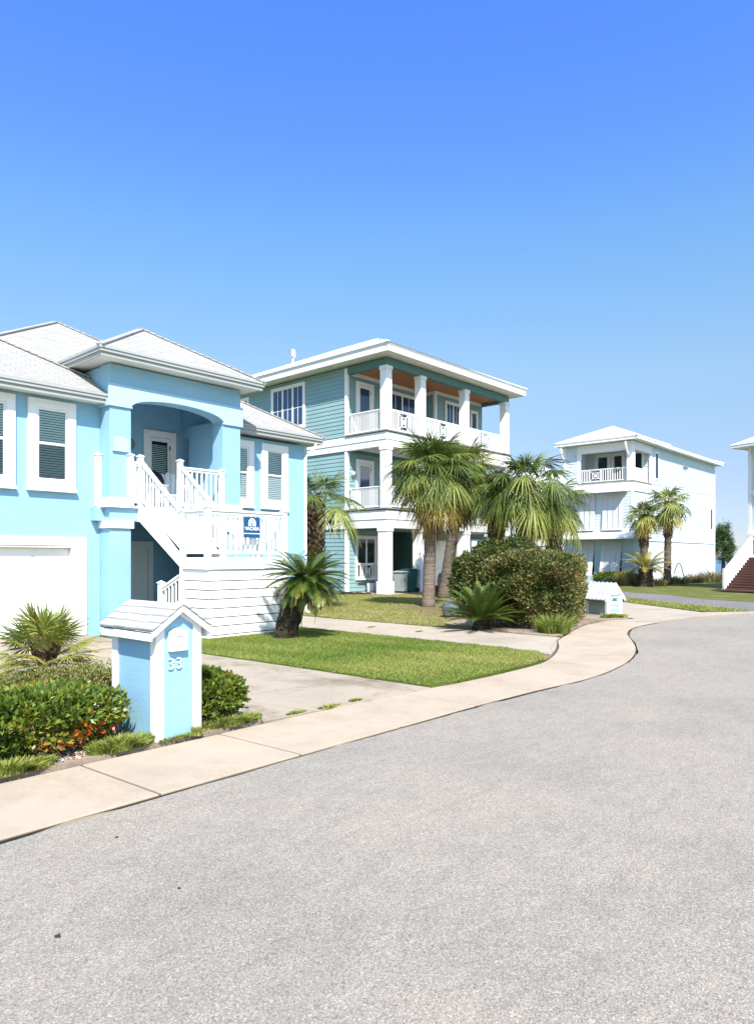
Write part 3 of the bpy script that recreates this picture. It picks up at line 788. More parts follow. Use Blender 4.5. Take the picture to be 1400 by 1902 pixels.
sk_.box(8.20, 10.30, 11.875, 11.905, 1.452, 1.665); sk_.box(8.17, 8.20, 11.875, 12.87, 1.452, 1.665)
for a, b_ in zip(zs[1:], zs[:-1]):
    sk_.box(8.235, 10.28, 11.905, 11.93, a + .010, b_ - .010); sk_.box(8.205, 8.235, 11.905, 12.86, a + .010, b_ - .010)
    sk_.box(10.28, 10.31, 11.905, 12.86, a + .010, b_ - .010)
sk_.box(8.23, 10.29, 11.9, 11.925, .0, .10); sk_.box(8.2, 8.23, 11.9, 12.86, .0, .10)
sk_.obj('skirt_boards', M['whitewood'], H1)
MB().box(8.26, 10.26, 11.96, 12.84, 0, 1.64).obj('dark_backing', M['dark'], H1)  # black box stands in for the shaded hollow behind the skirt boards
lo = MB()
for k in range(4): lo.box(8.4, 9.4, 12.9 + k * .28, 13.2 + k * .28, .8 - k * .2, .84 - k * .2)
lo.prism([(12.87, .6), (13.95, .05), (14.05, .05), (14.05, .25), (12.87, .95)], 'x', 8.33, 8.37)
lo.obj('lower_steps', M['whitewood'], H1)
post(H1, 8.35, 13.9, .1, 1.12)
railing(H1, (8.35, 12.9), (8.35, 13.84), .55, .16, .86, .125, **kw)

# rental sign hung on the landing rail
SG = thing('rental_sign', 'square navy sign with white house emblem hung on the white stair railing', 'sign', (9.24, 11.87, 2.1))
MB().box(9.04, 9.47, 11.84, 11.855, 2.11, 2.55).obj('board', M['signblue'], SG)
def text(body, size, loc, mat, parent, depth=.004, rot=(math.pi / 2, 0, 0), name='lettering', bold=0.0, spacing=1.0):
    cu = bpy.data.curves.new(name, 'FONT'); cu.body = body; cu.size = size; cu.align_x = 'CENTER'; cu.align_y = 'CENTER'
    cu.extrude = depth; cu.offset = bold; cu.space_character = spacing
    tmp = bpy.data.objects.new('tmp', cu); col.objects.link(tmp)
    dg = bpy.context.evaluated_depsgraph_get()
    me = bpy.data.meshes.new_from_object(tmp.evaluated_get(dg))
    bpy.data.objects.remove(tmp)
    me.transform(Matrix.Translation(Vector(loc) - rootof(parent).location) @ Matrix.Rotation(rot[2], 4, 'Z') @ Matrix.Rotation(rot[0], 4, 'X'))
    return link(name, me, mat, parent)
text('VACASA', .098, (9.255, 11.836, 2.30), M['signwhite'], SG, .003, bold=.002)
em = MB()
for rr, tt in ((.088, .018), (.055, .016), (.026, .014)):
    pts = [(9.255 - rr, 11.836, 2.355)] + [(9.255 - rr * math.cos(math.pi * k / 12), 11.836, 2.42 + rr * 1.05 * math.sin(math.pi * k / 12)) for k in range(13)] + [(9.255 + rr, 11.836, 2.355)]
    for p, q in zip(pts[:-1], pts[1:]): em.bar(p, q, .006, tt)
em.obj('emblem', M['signwhite'], SG)
st = MB().box(9.045, 9.465, 11.834, 11.839, 2.19, 2.207)
st.obj('stripe', M['signwhite'], SG)

# things on the porch
def adirondack(name, label, x, y, z, rz, group=None):
    t = thing(name, label, 'chair', (x, y, z), rz, group)
    for sx in (-1, 1):
        MB().box(sx * .27 - .03, sx * .27 + .03, -.28, -.22, 0, .56).obj('leg', M['whitewood'], t, world=False)
        MB().box(sx * .27 - .03, sx * .27 + .03, .2, .26, 0, .54).obj('leg', M['whitewood'], t, world=False)
        MB().box(sx * .3 - .07, sx * .3 + .07, -.36, .34, .56, .585).obj('armrest', M['whitewood'], t, world=False, bevel=.01)
    s_ = MB()
    for k in range(6): s_.bar((-.26, -.27 + k * .1, .37 - k * .025), (.26, -.27 + k * .1, .37 - k * .025), .085, .02)
    s_.obj('seat', M['whitewood'], t, world=False)
    b_ = MB()
    for k in range(5):
        a = (k - 2) * .108; top = .98 - .035 * (k - 2) ** 2
        b_.prism([(a - .05, .3), (a + .05, .3), (a * 1.12 + .053, top - .02), (a * 1.12, top + .02), (a * 1.12 - .053, top - .02)], 'y', .0, .02)
    me = b_.obj('backrest', M['whitewood'], t, world=False)
    me.data.transform(Matrix.Translation((0, .22, 0)) @ Matrix.Rotation(-.28, 4, 'X'))
    return t
ac_ = adirondack('adirondack_chair', 'white slatted adirondack chair on the arched porch by the door', 9.86, 16.05, 2.85, -.5)
ac_.scale = (1.1, 1.1, 1.15)
adirondack('adirondack_chair', 'white slatted adirondack chair on the stair landing behind the navy sign', 9.72, 12.42, 1.695, .2)
TB = thing('porch_table', 'small white side table on the arched porch', 'table', (9.45, 16.1, 2.85))
MB().box(-.28, .28, -.28, .28, .66, .7).obj('table_top', M['whitewood'], TB, world=False, bevel=.01)
for sx in (-1, 1):
    for sy in (-1, 1): MB().box(sx * .22 - .025, sx * .22 + .025, sy * .22 - .025, sy * .22 + .025, 0, .66).obj('leg', M['whitewood'], TB, world=False)
lid = MB()
for k in range(8): pass
lid.tube([(9.45, 16.1, 3.551), (9.45, 16.1, 3.66), (9.45, 16.1, 3.78), (9.45, 16.1, 3.87), (9.45, 16.1, 3.90)], [.27, .27, .22, .12, .02], 16)
tag(lid.obj('grill_lid', M['black'], smooth=True), 'black domed grill on the white porch table', 'grill')
pq = thing('wall_plaque', 'round brown plaque with dark centre on the porch wall beside the door', 'plaque', (9.26, 16.96, 4.66))
MB().tube([(9.26, 16.99, 4.66), (9.26, 16.96, 4.66)], .17, 24).obj('disc', M['plaque'], pq)
MB().tube([(9.26, 16.958, 4.74), (9.28, 16.95, 4.66), (9.26, 16.958, 4.56)], [.02, .035, .02], 8).obj('figure', M['black'], pq)

# ------------------------------------------------------------------ mail kiosks
K = thing('mailbox_house', 'blue mailbox kiosk shaped like a little house with white trim and number 33', 'mailbox', (3.56, 5.6, 0))
x0, x1, y0, y1, ze, zr = 3.325, 3.80, 5.62, 6.42, 1.075, 1.245
MB().prism([(x0 + .02, 0), (x1 - .02, 0), (x1 - .02, ze), (3.5625, zr - .01), (x0 + .02, ze)], 'y', y0 + .02, y1 - .02).obj('body', M['blue'], K)
for (cx, cy) in ((x0, y0), (x1, y0), (x0, y1), (x1, y1)):
    sx = 1 if cx == x0 else -1; sy = 1 if cy == y0 else -1
    mb = MB().box(cx, cx + sx * .085, cy, cy + sy * .022, 0, ze - .0 + .03).box(cx, cx + sx * .022, cy + sy * .0225, cy + sy * .10, 0, ze - .02)
    mb.obj('corner_board', M['whitewood'], K, bevel=.004)
ov = .10; pz = (zr - ze) / .2375
def rz_(x): return zr + .03 - abs(x - 3.5625) * pz
for sgn in (-1, 1):
    xe = 3.5625 + sgn * (.2375 + .07)
    rf = MB()
    rows = 4; ln = abs(xe - 3.5625)
    for k in range(rows):
        a, b_ = k / rows, (k + 1) / rows + .03
        xa, xb = 3.5625 + sgn * ln * a, 3.5625 + sgn * ln * b_
        nn = 5; off = .5 * (k % 2)
        ys = sorted(set([y0 - .075, y1 + ov] + [y0 - .075 + (y1 - y0 + ov + .075) * (j + off) / nn for j in range(1, nn) ]))
        for ya, yb in zip(ys[:-1], ys[1:]):
            l = R.uniform(-.006, .008); xb2 = xb + sgn * l
            za, zb = rz_(xa) + .004, rz_(xb2) + .016 + R.uniform(0, .004)
            p = [(xa, za), (xb2, zb), (xb2, zb - .014), (xa, za - .012)]
            rf.prism(p, 'y', ya + .005, yb - .005)
    rf.obj('roof', M['shing2'], K)
    # rake boards, eave board
    for yy in (y0 - .06, y1 + ov - .025):
        MB().prism([(3.5625, rz_(3.5625) - .012), (xe, rz_(xe) - .012), (xe, rz_(xe) - .075), (3.5625, rz_(3.5625) - .07)], 'y', yy, yy + .025).obj('rake_board', M['whitewood'], K)
    MB().box(xe - sgn * .022, xe, y0 - .035, y1 + ov - .026, rz_(xe) - .10, rz_(xe) - .014).obj('eave_board', M['whitewood'], K)
    MB().prism([(3.5625, rz_(3.5625) - .02), (xe, rz_(xe) - .02), (xe, rz_(xe) - .03), (3.5625, rz_(3.5625) - .03)], 'y', y0 - .035, y1 + ov - .03).obj('roof_deck', M['whitewood'], K)
# gable trim framing the blue front panel
gt = MB().prism([(x0, ze - .03), (3.5625, zr - .03), (x1, ze - .03), (x1 - .085, ze + .0), (3.5625, zr - .07), (x0 + .085, ze + .0)], 'y', y0 - .004, y0 + .018)
gt.obj('gable_trim', M['whitewood'], K)
md = MB().prism([(3.452, .845), (3.636, .845), (3.636, 1.02)] + [(3.636 - .184 * k / 8, 1.02 + .035 * math.sin(math.pi * k / 8)) for k in range(1, 8)] + [(3.452, 1.02)], 'y', y0 - .035, y0 + .019)
mo = md.obj('mail_door', M['white'], K, bevel=.006)
MB().box(3.50, 3.59, y0 - .045, y0 - .035, .985, 1.0).box(3.47, 3.618, y0 - .04, y0 - .035, .90, .906).obj('handle', M['white'], mo)
text('33', .15, (3.525, y0 + .012, .725), M['numwhite'], K, .010, bold=.0, name='house_number', spacing=1.12)

G = thing('mailbox_house', 'low green clapboard mailbox kiosk with white metal roof beside the cul-de-sac', 'mailbox', (19.03, 8.33, 0), math.radians(-25.5))
gx, gy, gz, gr = .49, .90, .62, .94
MB().prism([(.01, 0), (gx - .01, 0), (gx - .01, gz), (gx / 2, gr - .02), (.01, gz)], 'y', .01, gy - .01).obj('body', M['green'], G, world=False)
lp = lap(('v', .012), .07, gx - .07, .05, gz + .02, .14, proud=.018); lap(('u', .012), .09, gy - .09, .05, gz - .02, .14, lp, .018)
lp.obj('clapboards', M['mint'], G, world=False)
for cx in (0, gx):
    for cy in (0, gy):
        sx = 1 if cx == 0 else -1; sy = 1 if cy == 0 else -1
        MB().box(cx - sx * .012, cx + sx * .08, cy - sy * .02, cy + sy * .012, 0, gz).box(cx - sx * .02, cx + sx * .0115, cy + sy * .010, cy + sy * .09, 0, gz - .02).obj('corner_board', M['whitewood'], G, world=False)
for sgn in (-1, 1):
    xe = gx / 2 + sgn * (gx / 2 + .12); pp = (gr - gz) / (gx / 2)
    def gzf(x): return gr + .03 - abs(x - gx / 2) * pp
    rf = MB().prism([(gx / 2, gzf(gx / 2)), (xe, gzf(xe)), (xe, gzf(xe) - .02), (gx / 2, gzf(gx / 2) - .02)], 'y', -.05, gy + .1)
    for k in range(7):
        yy = -.045 + k * (gy + .14) / 6
        rf.bar((gx / 2, yy, gzf(gx / 2) + .012), (xe, yy, gzf(xe) + .012), .025, .025)
    rf.obj('roof', M['kioskroof'], G, world=False)
    MB().prism([(gx / 2, gzf(gx / 2) - .021), (xe, gzf(xe) - .021), (xe, gzf(xe) - .07), (gx / 2, gzf(gx / 2) - .10)], 'y', -.048, -.022).obj('rake_board', M['whitewood'], G, world=False)
    MB().box(xe - sgn * .03, xe - sgn * .01, -.06, gy + .08, gzf(xe) - .06, gzf(xe) - .022).obj('eave_board', M['deckgrey'], G, world=False)
gm = MB().prism([(.075, gz + .02), (gx - .075, gz + .02), (gx / 2, gr - .03)], 'y', -.02, .01).obj('gable_panel', M['whitewood'], G, world=False)
MB().box(.17, .31, -.05, -.02, .52, .535).obj('handle', M['black'], G, world=False)

# ------------------------------------------------------------------ the green three-storey house
H2 = thing('green_house', 'three-storey green clapboard house with white columned balconies and cedar porch ceiling', 'house', (23.15, 20.2, 0))
core = MB()
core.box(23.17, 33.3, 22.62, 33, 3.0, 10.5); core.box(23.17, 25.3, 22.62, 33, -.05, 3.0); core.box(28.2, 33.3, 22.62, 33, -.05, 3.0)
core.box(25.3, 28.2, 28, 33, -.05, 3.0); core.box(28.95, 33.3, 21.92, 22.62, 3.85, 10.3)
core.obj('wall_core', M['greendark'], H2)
sd = lap(('u', 23.17), 22.72, 33, .12, 3.02, .19); lap(('u', 23.17), 22.72, 33, 3.86, 6.6, .19, sd); lap(('u', 23.17), 22.72, 33, 7.3, 10.48, .19, sd)
lap(('v', 22.62), 23.17, 28.9, 7.32, 10.25, .19, sd); lap(('v', 22.62), 23.17, 28.9, 3.9, 6.55, .19, sd); lap(('v', 22.62), 23.17, 25.3, .1, 2.98, .19, sd)
lap(('v', 21.92), 28.95, 33.3, 7.32, 10.25, .19, sd); lap(('v', 21.92), 28.95, 33.3, 3.9, 6.55, .19, sd)
lap(('u', 28.95), 21.95, 22.6, 7.32, 10.25, .19, sd)
sd.obj('wall', M['green'], H2)
for (z0, z1) in ((.1, 3.0), (3.86, 6.57), (7.3, 10.42)):
    MB().box(23.10, 23.145, 22.565, 22.72, z0, z1).box(23.14, 23.25, 22.57, 22.594, z0 + .003, z1 - .03).obj('corner_board', M['h2white'], H2)
MB().box(28.9, 28.925, 21.862, 22.0, 7.3, 10.13).box(28.92, 29.05, 21.866, 21.895, 7.303, 10.127).obj('corner_board', M['h2white'], H2)
for (z0, z1, zd) in ((3.0, 3.78, 3.88), (6.6, 7.22, 7.31)):
    mid = z0 + (z1 - z0) * .48
    b_ = MB().box(23.09, 33.40, 20.15, 20.45, z0, mid).box(23.06, 33.43, 20.12, 20.45, mid, z1)
    b_.box(23.09, 23.35, 20.45, 22.62, z0, mid).box(23.06, 23.35, 20.45, 22.62, mid, z1)
    b_.box(23.09, 23.168, 22.62, 33, z0, mid).box(23.06, 23.168, 22.62, 33, mid, z1)
    b_.box(33.1, 33.40, 20.45, 22.62, z0, mid).box(33.1, 33.43, 20.45, 22.62, mid, z1)
    b_.obj('floor_band', M['h2white'], H2, bevel=.008)
    MB().box(23.0, 33.48, 20.06, 22.6, zd - .06, zd).obj('balcony_deck', M['deckgrey'], H2)
    MB().box(23.35, 33.1, 20.45, 22.61, z0 + .25, z0 + .28).obj('porch_ceiling', M['h2white'], H2)
    MB().box(23.4, 33.05, 22.56, 22.595, z0 + .12, z0 + .25).obj('ceiling_trim', M['h2white'], H2)
bm_ = MB().box(23.15, 33.35, 20.2, 20.45, 10.15, 10.5).box(23.15, 23.4, 20.45, 22.62, 10.15, 10.5).box(33.1, 33.35, 20.45, 22.62, 10.15, 10.5)
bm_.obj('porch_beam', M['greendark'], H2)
MB().box(23.4, 33.1, 20.45, 22.6, 10.30, 10.33).obj('porch_ceiling', M['wood'], H2)
tr = MB().box(23.4, 28.9, 22.5, 22.59, 10.14, 10.29).box(28.86, 28.94, 21.84, 22.5, 10.14, 10.29).box(28.94, 33.1, 21.82, 21.89, 10.14, 10.29)
tr.obj('ceiling_trim', M['h2white'], H2)
def column(u0, w, z0, z1, capz=True, plinth=False):
    v0 = 20.16
    c = MB().box(u0, u0 + w, v0, v0 + w, z0, z1)
    o = c.obj('column', M['h2white'], H2, bevel=.012)
    if capz: MB().box(u0 - .03, u0 + w + .03, v0 - .03, v0 + w + .03, z1 - .16, z1).obj('column_cap', M['h2white'], o, bevel=.01)
    if plinth: MB().box(u0 - .05, u0 + w + .05, v0 - .05, v0 + w + .05, z0, z0 + .55).obj('column_base', M['h2white'], o, bevel=.01)
for u0 in (23.11, 25.55, 29.12, 32.97):
    column(u0, .38, 7.31, 10.15); column(u0, .38, 3.88, 6.6)
    column(u0 - .04, .47, .07, 3.0, True, True)
def bal(zd, xs=True):
    railing(H2, (23.3, 20.54), (23.3, 22.6), zd, zd, .98, .115, .035, .1, M['h2white'])
    for (a, b_) in ((23.49, 25.55), (25.93, 29.12), (29.50, 32.97)):
        m_ = (a + b_) / 2; ww = .33; L = b_ - a
        railing(H2, (a, 20.35), (b_, 20.35), zd, zd, .98, .115, .035, .1, M['h2white'], skip=((m_ - ww - a) / L - .01, (m_ + ww - a) / L + .01))
        xpanel(H2, ('v', 20.35), m_ - ww, m_ + ww, zd + .12, zd + .93)
    railing(H2, (33.15, 20.54), (33.15, 21.9), zd, zd, .98, .115, .035, .1, M['h2white'])
bal(7.31); bal(3.88)
window(H2, ('u', 23.15), 25.45, 28.0, 8.05, 10.3, .13, 'grid', .06, panes=3)
window(H2, ('u', 23.15), 29.85, 31.0, 8.6, 10.2, .13, 'grid', .06, panes=2)
window(H2, ('u', 23.15), 26.2, 27.2, 4.4, 6.2, .13, 'grid', .06, panes=1)
glazed_door(H2, ('v', 22.595), 23.72, 24.92, 7.33, 9.96, .17, .07, False, M['glassblue'])
glazed_door(H2, ('v', 22.595), 23.72, 24.92, 3.9, 6.3, .17, .07, False, M['glassblue'])
window(H2, ('v', 22.595), 25.9, 28.25, 7.4, 9.95, .12, 'grid', .06, panes=2)
window(H2, ('v', 21.895), 29.75, 31.2, 7.4, 9.95, .12, 'grid', .06, panes=2)
window(H2, ('v', 21.895), 32.1, 32.8, 7.6, 9.8, .10, 'plain', .06)
window(H2, ('v', 22.595), 25.9, 28.25, 3.95, 6.3, .12, 'grid', .06, panes=2)
window(H2, ('v', 22.595), 23.68, 25.15, .62, 2.72, .12, 'plain', .06, panes=2)
railing(H2, (23.75, 22.44), (25.08, 22.44), .58, .58, .82, .12, .04, .08, M['h2white'], skip=(.2, .72))
xpanel(H2, ('v', 22.44), 24.05, 24.7, .68, 1.34)
lamp = thing('wall_lamp', 'small white globe lamp on the green wall beside the first-floor balcony door', 'lamp', (23.45, 22.5, 5.6))
MB().box(23.41, 23.49, 22.53, 22.59, 5.52, 5.72).obj('bracket', M['white'], lamp)
MB().tube([(23.45, 22.47, 5.5), (23.45, 22.47, 5.54), (23.45, 22.47, 5.62), (23.45, 22.47, 5.68)], [.03, .075, .08, .03], 12).obj('globe', M['white'], lamp, smooth=True)
g2 = MB()
for k in range(5): g2.box(28.7, 32.4, 22.56, 22.60, .1 + k * .5, .595 + k * .5)
g2.obj('garage_door', M['white'], H2, bevel=.008)
eaves(H2, 22.45, 33.95, 19.5, 33.7, 10.86, .34, M['h2white'], M['cream'], gut=False)
hip(H2, 'roof', M['metalroof'], 22.38, 34.02, 19.43, 33.77, 10.875, .45)
vp = MB().tube([(23.2, 26.45, 11.1), (23.2, 26.45, 11.75)], .09, 12).tube([(23.2, 26.45, 11.7), (23.2, 26.45, 12.05)], .16, 12).tube([(23.2, 26.45, 11.08), (23.2, 26.45, 11.3)], [.16, .1], 12)
vp.obj('vent_pipe', M['steel'], H2, smooth=False)

# ------------------------------------------------------------------ the pale three-storey house by the water
H3 = thing('pale_house', 'pale blue three-storey house with white shutters, corner balcony and white roof by the water', 'house', (45.5, 18.2, 0))
U3, V3 = 45.5, 18.2
c3 = MB()
c3.box(U3, 62.9, V3, 23.1, -.4, 6.75); c3.box(48.6, 62.9, V3, 23.1, 6.75, 9.4); c3.box(U3, U3 + .3, 22.0, 23.1, 6.75, 9.4); c3.box(48.2, 48.6, 22.8, 23.1, 6.75, 9.4)
c3.obj('wall', M['pale'], H3)
s3 = lap(('v', V3), 48.62, 62.9, 6.8, 9.4, .2); lap(('v', V3), U3, 62.9, 2.95, 6.0, .2, s3)
lap(('u', U3), 22.02, 23.1, 6.8, 9.4, .2, s3); lap(('u', U3), 18.2, 23.1, 3.1, 6.05, .2, s3); lap(('u', 48.6), 18.3, 22, 6.8, 9.3, .2, s3)
s3.obj('siding', M['pale'], H3)
b3 = MB().box(U3 - .06, U3 + .1, V3 - .06, 22.9, 6.1, 6.72).box(U3 + .1, 48.6, V3 - .06, V3 + .1, 6.1, 6.72).box(U3 - .05, 62.95, V3 - .05, V3 - .0, 2.82, 2.95)
b3.box(48.5, 48.75, V3 - .04, V3 + .06, 6.75, 9.35).box(62.78, 62.95, V3 - .04, V3 + .06, -.3, 9.4).box(U3 - .04, U3 + .08, 21.9, 22.1, 6.75, 9.35)
b3.box(U3 - .04, U3 + .08, 22.95, 23.12, 2.9, 9.35).box(U3 - .045, U3 + .1, V3 - .045, V3 + .1, 2.96, 6.1)
b3.obj('trim', M['white'], H3)
MB().box(U3 - .1, 48.6, V3 - .1, 22, 6.72, 6.78).box(U3 + .3, 48.6, 22, 23.1, 6.72, 6.77).obj('balcony_deck', M['deckgrey'], H3)
c = MB().box(U3, U3 + .42, V3, V3 + .42, 6.78, 9.2).obj('column', M['white'], H3, bevel=.01)
MB().box(U3, U3 + .42, V3 + .42, 22, 8.85, 9.4).box(U3 + .42, 48.6, V3, V3 + .42, 8.85, 9.4).box(U3, U3 + .42, V3, V3 + .42, 9.2, 9.4).obj('porch_beam', M['white'], H3)
MB().box(U3 + .3, 48.6, V3 + .3, 22, 9.3, 9.34).obj('porch_ceiling', M['white'], H3)
def shiftbr(p, q, r):
    return MB().prism([p, q, r], 'x', U3 + .1, U3 + .3)
for vv_ in (23.05, 18.45):
    mb = MB()
    pts = [(U3 - .02 - .55 * math.sin(t * math.pi / 2 / 6), vv_, 8.5 + .8 * (1 - math.cos(t * math.pi / 2 / 6))) for t in range(7)]
    for p, q in zip(pts[:-1], pts[1:]): mb.bar(p, q, .1, .1)
    mb.obj('bracket', M['white'], H3)
railing(H3, (U3 + .2, V3 + .45), (U3 + .2, 22.0), 6.78, 6.78, .92, .16, .05, .1, M['white'], skip=(.55, .8))
xpanel(H3, ('u', U3 + .2), 20.42, 21.3, 6.9, 7.66)
railing(H3, (U3 + .45, V3 + .2), (48.6, V3 + .2), 6.78, 6.78, .92, .16, .05, .1, M['white'])
glazed_door(H3, ('u', 48.58), 20.0, 20.98, 6.8, 9.15, .13, .06, False, M['glassdark'])
glazed_door(H3, ('u', 48.58), 21.05, 22.2, 6.8, 9.15, .13, .06, False, M['glassdark'])
window(H3, ('u', 48.58), 18.65, 19.5, 7.3, 9.1, .1, 'plain', .05)
window(H3, ('v', V3), 49.3, 50.1, 7.1, 9.1, .09, 'plain', .05)
window(H3, ('v', V3), 61.6, 62.4, 3.9, 5.8, .09, 'plain', .05)
eaves(H3, 44.95, 49.6, 17.65, 23.6, 9.62, .2, M['white'], M['white'], gut=False, sides='fl')
hip(H3, 'roof', M['metalroof'], 44.9, 50.85, 17.62, 23.57, 9.64, .43)
eaves(H3, 49.2, 63.5, 17.66, 23.6, 9.60, .2, M['white'], M['white'], gut=False, sides='fbr')
hip(H3, 'roof', M['metalroof'], 47.6, 63.55, 17.63, 23.56, 9.635, .37)
# awning roofs and hanging shutters
def shed(v0, v1, z, out_, drop, ends=True):
    mb = MB().quad((U3 - out_, v0, z - drop), (U3 - out_, v1, z - drop), (U3 + .02, v1, z), (U3 + .02, v0, z))
    mb.box(U3 - out_, U3 - out_ + .05, v0, v1, z - drop - .12, z - drop - .005)
    mb.quad((U3 - out_, v0, z - drop), (U3 + .02, v0, z), (U3 + .02, v0, z - drop - .1), (U3 - out_, v0, z - drop - .1))
    return mb.obj('awning_roof', M['metalroof'], H3)
shed(18.5, 23.3, 6.45, .7, .3)
shed(17.5, 23.3, 3.45, 1.1, .42)
MB().quad((U3 - 1.1, 17.5, 3.03), (U3 + 2.2, 17.5, 3.03), (U3 + 2.2, V3, 3.45), (U3, V3, 3.45)).box(U3 - 1.1, U3 + 2.2, 17.45, 17.5, 2.9, 3.02).obj('awning_roof', M['metalroof'], H3)
def shutter(v0, v1, z0, z1, tilt):
    mb = MB(); n = 4; w_ = (v1 - v0) / n
    for k in range(n):
        a, b_ = v0 + k * w_ + .02, v0 + (k + 1) * w_ - .02
        mb.quad((U3 - .08, a, z1), (U3 - .08, b_, z1), (U3 - .08 - tilt, b_, z0), (U3 - .08 - tilt, a, z0))
    mb.quad((U3 - .045, v0, z1), (U3 - .045, v1, z1), (U3 - .045 - tilt, v1, z0), (U3 - .045 - tilt, v0, z0))
    for z in (z0, z1 - .08):
        t_ = tilt * (1 - (z - z0) / (z1 - z0)); mb.box(U3 - .13 - t_, U3 - .05 - t_, v0, v1, z, z + .08)
    mb.obj('shutter', M['shutter'], H3)
    MB().box(U3 - .05, U3 - .028, v0 + .05, v1 - .05, z0 + .1, z1).obj('window', M['glassdark'], H3)
shutter(18.75, 20.25, 3.5, 5.95, .12); shutter(20.75, 22.3, 3.5, 5.95, .12)
for (a, b_) in ((18.9, 20.3), (20.8, 22.4)): shutter(a, b_, .42, 2.75, .5)
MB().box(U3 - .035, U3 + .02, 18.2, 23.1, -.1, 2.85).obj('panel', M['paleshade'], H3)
vt = MB()
for k in range(2): vt.tube([(55.2 + k * .45, V3 - .02, 8.55), (55.2 + k * .45, V3 - .18, 8.5)], .1, 8)
vt.obj('vent_hood', M['deckgrey'], H3)

# ------------------------------------------------------------------ house with red-brown stairs at the right edge
H4 = thing('white_house', 'white raised house with brown front steps at the right edge', 'house', (38.35, 10.7, 0), math.radians(-20))
st4 = MB()
for k in range(13):
    st4.box(.16 * k + .02, .16 * k + .25, -2.6, -.08, .13 * (k + 1) - .06, .13 * (k + 1)); st4.box(.16 * k + .05, .16 * k + .07, -2.6, -.08, .13 * k, .13 * (k + 1) - .06)
st4.box(2.1, 3.6, -2.6, -.08, 1.62, 1.7)
st4.obj('stair_tread', M['deckwood'], H4, world=False)
MB().box(-.35, .06, -2.75, .1, .0, .06).obj('stair_pad', M['deckwood'], H4, world=False)
MB().prism([(0, 0), (.25, 0), (2.3, 1.45), (3.6, 1.45), (3.6, 1.82), (2.1, 1.82), (0, .2)], 'y', -.08, -.02).obj('stringer', M['whitewood'], H4, world=False)
def rl4():
    mb = MB(); mb.bar((.08, -.05, 1.02), (2.15, -.05, 2.66), .09, .1); mb.bar((2.15, -.05, 2.66), (3.6, -.05, 2.66), .09, .1); mb.bar((.08, -.05, .32), (2.15, -.05, 1.98), .05, .07)
    for k in range(1, 26):
        x = .08 + k * .08; z = .3 + (x - .08) * .8; mb.box(x - .017, x + .017, -.067, -.033, z, z + .7)
    mb.box(0, .13, -.115, .015, 0, 1.12); mb.box(2.1, 2.24, -.12, .02, 1.4, 2.8)
    mb.obj('railing', M['whitewood'], H4, world=False)
rl4()
W4 = 2.9
MB().box(W4, W4 + 9, -9, .5, 2.95, 7.6).box(W4 + 2, W4 + 9, -9, .4, -.3, 2.95).obj('wall', M['pale'], H4, world=False)
l4 = MB().box(W4 - .05, W4 + .02, .38, .55, 2.95, 7.6).box(W4 - .06, W4 + 9, -9, .56, 5.0, 5.28).box(W4 - .3, W4 + 9, -9, .6, 2.8, 2.95)
l4.obj('trim', M['white'], H4, world=False)
for (a, b_, z0, z1) in ((-1.5, -.2, 5.6, 7.2), (-1.5, -.2, 3.2, 4.8)):
    window(H4, ('u', W4), a, b_, z0, z1, .12, 'plain', .05) if False else None
    MB().box(W4 - .05, W4 - .0, a, b_, z0, z1).obj('shutter', M['shutter'], H4, world=False)
MB().box(W4 + .1, W4 + .5, -.1, .4, .0, 2.8).obj('column', M['white'], H4, world=False)
hp = MB()
e0, e1, f0, f1, zz = W4 - .7, W4 + 9.7, -9.6, 1.2, 7.72
hh = (f1 - f0) / 2
a, b_, c, d = (e0, f0, zz), (e1, f0, zz), (e1, f1, zz), (e0, f1, zz); r0, r1 = (e0 + hh, f0 + hh, zz + hh * .5), (e1 - hh, f0 + hh, zz + hh * .5)
for f in ((a, b_, r1, r0), (b_, c, r1), (c, d, r0, r1), (d, a, r0), (d, c, b_, a)): hp.quad(*f)
hp.obj('roof', M['metalroof'], H4, world=False)
MB().box(e0 + .02, e1, f0, f1 - .02, zz - .16, zz - .005).obj('fascia', M['white'], H4, world=False)

# far white house glimpsed between the palms
H5 = thing('distant_house', 'white hip-roofed house glimpsed behind the palms left of the pale house', 'house', (56, 30, 0))
MB().box(56, 68, 29.5, 40, -.2, 7.3).obj('wall', M['pale'], H5)
hip(H5, 'roof', M['metalroof'], 55.3, 68.7, 28.8, 40.7, 7.35, .62)
MB().box(55.3, 68.7, 28.8, 40.7, 7.15, 7.34).obj('fascia', M['white'], H5)
for z0, z1 in ((.3, 2.4), (3.4, 5.2), (5.6, 6.8)):
    for k in range(3): MB().box(55.93, 56.0, 30.6 + k * 3, 32.2 + k * 3, z0, z1).obj('window', M['glassdark'], H5)
MB().box(55.94, 56.0, 29.5, 40, 2.7, 3.1).box(55.94, 56, 29.5, 29.8, 0, 2.7).obj('trim', M['white'], H5)

# ------------------------------------------------------------------ foliage generators
def unit(v): return v / np.linalg.norm(v)
def strip(qb, pts, wid, side, tint):
    pts = np.asarray(pts); side = np.asarray(side)
    for i in range(len(pts) - 1):
        qb.add([pts[i] - side * wid[i], pts[i] + side * wid[i], pts[i + 1] + side * wid[i + 1], pts[i + 1] - side * wid[i + 1]], tint)

